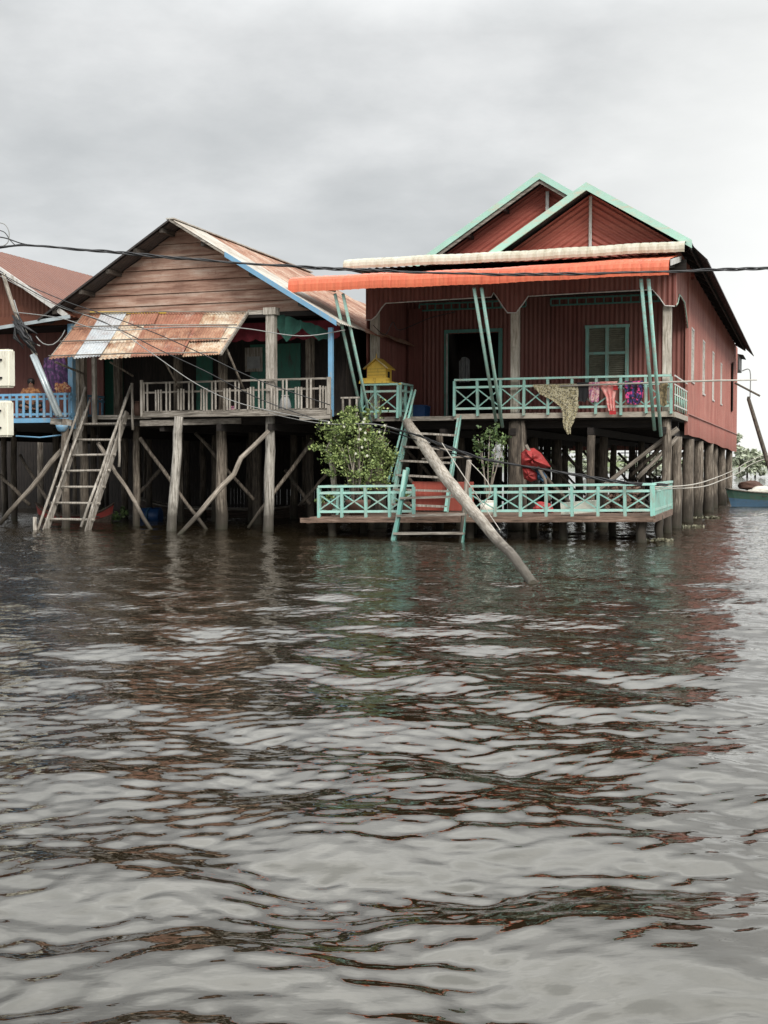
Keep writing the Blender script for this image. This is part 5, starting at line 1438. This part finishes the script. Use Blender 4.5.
p.inputs['Specular Tint'].default_value = (1.0,.985,.90,1)
tc = nd(nt,'ShaderNodeTexCoord')
mp = nd(nt,'ShaderNodeMapping'); mp.inputs['Scale'].default_value = (1.0,2.0,1); nt.links.new(tc.outputs['Object'], mp.inputs[0])
n1 = noise(nt, mp.outputs[0], 5.0, 3, .55)
mp2 = nd(nt,'ShaderNodeMapping'); mp2.inputs['Scale'].default_value = (1.0,1.8,1); nt.links.new(tc.outputs['Object'], mp2.inputs[0])
n2 = noise(nt, mp2.outputs[0], 1.6, 3, .5)
# the small ripples that the mesh leaves out further away
sep = nd(nt,'ShaderNodeSeparateXYZ'); nt.links.new(tc.outputs['Object'], sep.inputs[0])
k1 = maprange(nt, sep.outputs[1], 8, 28, .04, .40)
b1 = nd(nt,'ShaderNodeBump'); b1.inputs['Distance'].default_value = .075; nt.links.new(n1,b1.inputs['Height']); nt.links.new(k1,b1.inputs['Strength'])
k2 = maprange(nt, sep.outputs[1], 35, 80, 0, .6)
b2 = nd(nt,'ShaderNodeBump'); b2.inputs['Distance'].default_value = .15; nt.links.new(n2,b2.inputs['Height']); nt.links.new(k2,b2.inputs['Strength']); nt.links.new(b1.outputs[0], b2.inputs['Normal'])
nt.links.new(b2.outputs[0], p.inputs['Normal'])
me.materials.append(mt)

# ================================================================== SKY, SUN, CAMERA
SUN_EL, SUN_AZ = R(38), R(158)            # azimuth clockwise from +Y: behind the camera to the right
w_ = bpy.data.worlds.new('World'); scn.world = w_; w_.use_nodes = True
nt = w_.node_tree; nt.nodes.clear()
out = nd(nt,'ShaderNodeOutputWorld'); bg = nd(nt,'ShaderNodeBackground'); nt.links.new(bg.outputs[0], out.inputs[0])
sky = nd(nt,'ShaderNodeTexSky'); sky.sky_type = 'NISHITA'; sky.sun_disc = False; sky.sun_elevation = SUN_EL; sky.sun_rotation = SUN_AZ
bg.inputs['Strength'].default_value = .124
tc = nd(nt,'ShaderNodeTexCoord'); sep = nd(nt,'ShaderNodeSeparateXYZ'); nt.links.new(tc.outputs['Generated'], sep.inputs[0])
mz = nd(nt,'ShaderNodeMath',operation='MAXIMUM'); nt.links.new(sep.outputs[2],mz.inputs[0]); mz.inputs[1].default_value = 0
az_ = nd(nt,'ShaderNodeMath',operation='ADD'); nt.links.new(mz.outputs[0],az_.inputs[0]); az_.inputs[1].default_value = .22
def div(a,b):
    n = nd(nt,'ShaderNodeMath',operation='DIVIDE'); nt.links.new(a,n.inputs[0]); nt.links.new(b,n.inputs[1]); return n.outputs[0]
cb = nd(nt,'ShaderNodeCombineXYZ'); nt.links.new(div(sep.outputs[0],az_.outputs[0]),cb.inputs[0]); nt.links.new(div(sep.outputs[1],az_.outputs[0]),cb.inputs[1]); cb.inputs[2].default_value = .7
n1 = noise(nt, cb.outputs[0], 2.1, 7, .56)
n2 = noise(nt, cb.outputs[0], .7, 3, .5)
cl = ramp(nt, n1, [(.30,(4.2,4.3,4.3)),(.48,(5.0,5.08,5.05)),(.62,(5.9,5.95,5.9)),(.78,(6.8,6.8,6.7))])
cl2 = ramp(nt, n2, [(.35,(.86,.87,.88)),(.65,(1.12,1.12,1.12))])
cl = mixc(nt, 1.0, cl, cl2, 'MULTIPLY')
# brighter low in the sky toward the right (where the cloud is thinnest)
dot = nd(nt,'ShaderNodeVectorMath',operation='DOT_PRODUCT'); nt.links.new(tc.outputs['Generated'],dot.inputs[0]); dot.inputs[1].default_value = Vector((.42,.90,.06)).normalized()
gl = maprange(nt, dot.outputs['Value'], .93, 1.0, 0, 1)
cl = mixc(nt, gl, cl, (9.4,9.4,9.1))
hz = maprange(nt, sep.outputs[2], 0, .22, .35, 0)
cl = mixc(nt, hz, cl, (8.3,8.4,8.4))
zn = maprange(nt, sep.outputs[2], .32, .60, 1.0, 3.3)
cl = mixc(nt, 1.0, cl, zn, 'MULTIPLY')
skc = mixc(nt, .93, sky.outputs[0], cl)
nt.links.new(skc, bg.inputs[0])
sd = bpy.data.lights.new('sun','SUN'); sd.energy = 3.0; sd.angle = R(26); sd.color = (1,.96,.9)
so = bpy.data.objects.new('sun', sd); C.objects.link(so)
dirv = Vector((math.sin(SUN_AZ)*math.cos(SUN_EL), math.cos(SUN_AZ)*math.cos(SUN_EL), math.sin(SUN_EL)))
so.rotation_euler = dirv.to_track_quat('Z','Y').to_euler()

cd = bpy.data.cameras.new('camera'); cam = bpy.data.objects.new('camera', cd); C.objects.link(cam)
cd.sensor_width = 36; cd.sensor_fit = 'AUTO'; cd.lens = FPX/1024*36; cd.clip_end = 8000; cd.clip_start = .1
cam.location = (0,0,CAM_H); cam.rotation_euler = (R(90)-PITCH,0,0); scn.camera = cam
scn.view_settings.view_transform = 'Standard'; scn.view_settings.look = 'None'; scn.view_settings.exposure = 0; scn.view_settings.gamma = 1
scn.cycles.max_bounces = 6; scn.cycles.diffuse_bounces = 3; scn.cycles.glossy_bounces = 4
for o in bpy.data.objects:
    if '_b' in o: del o['_b']
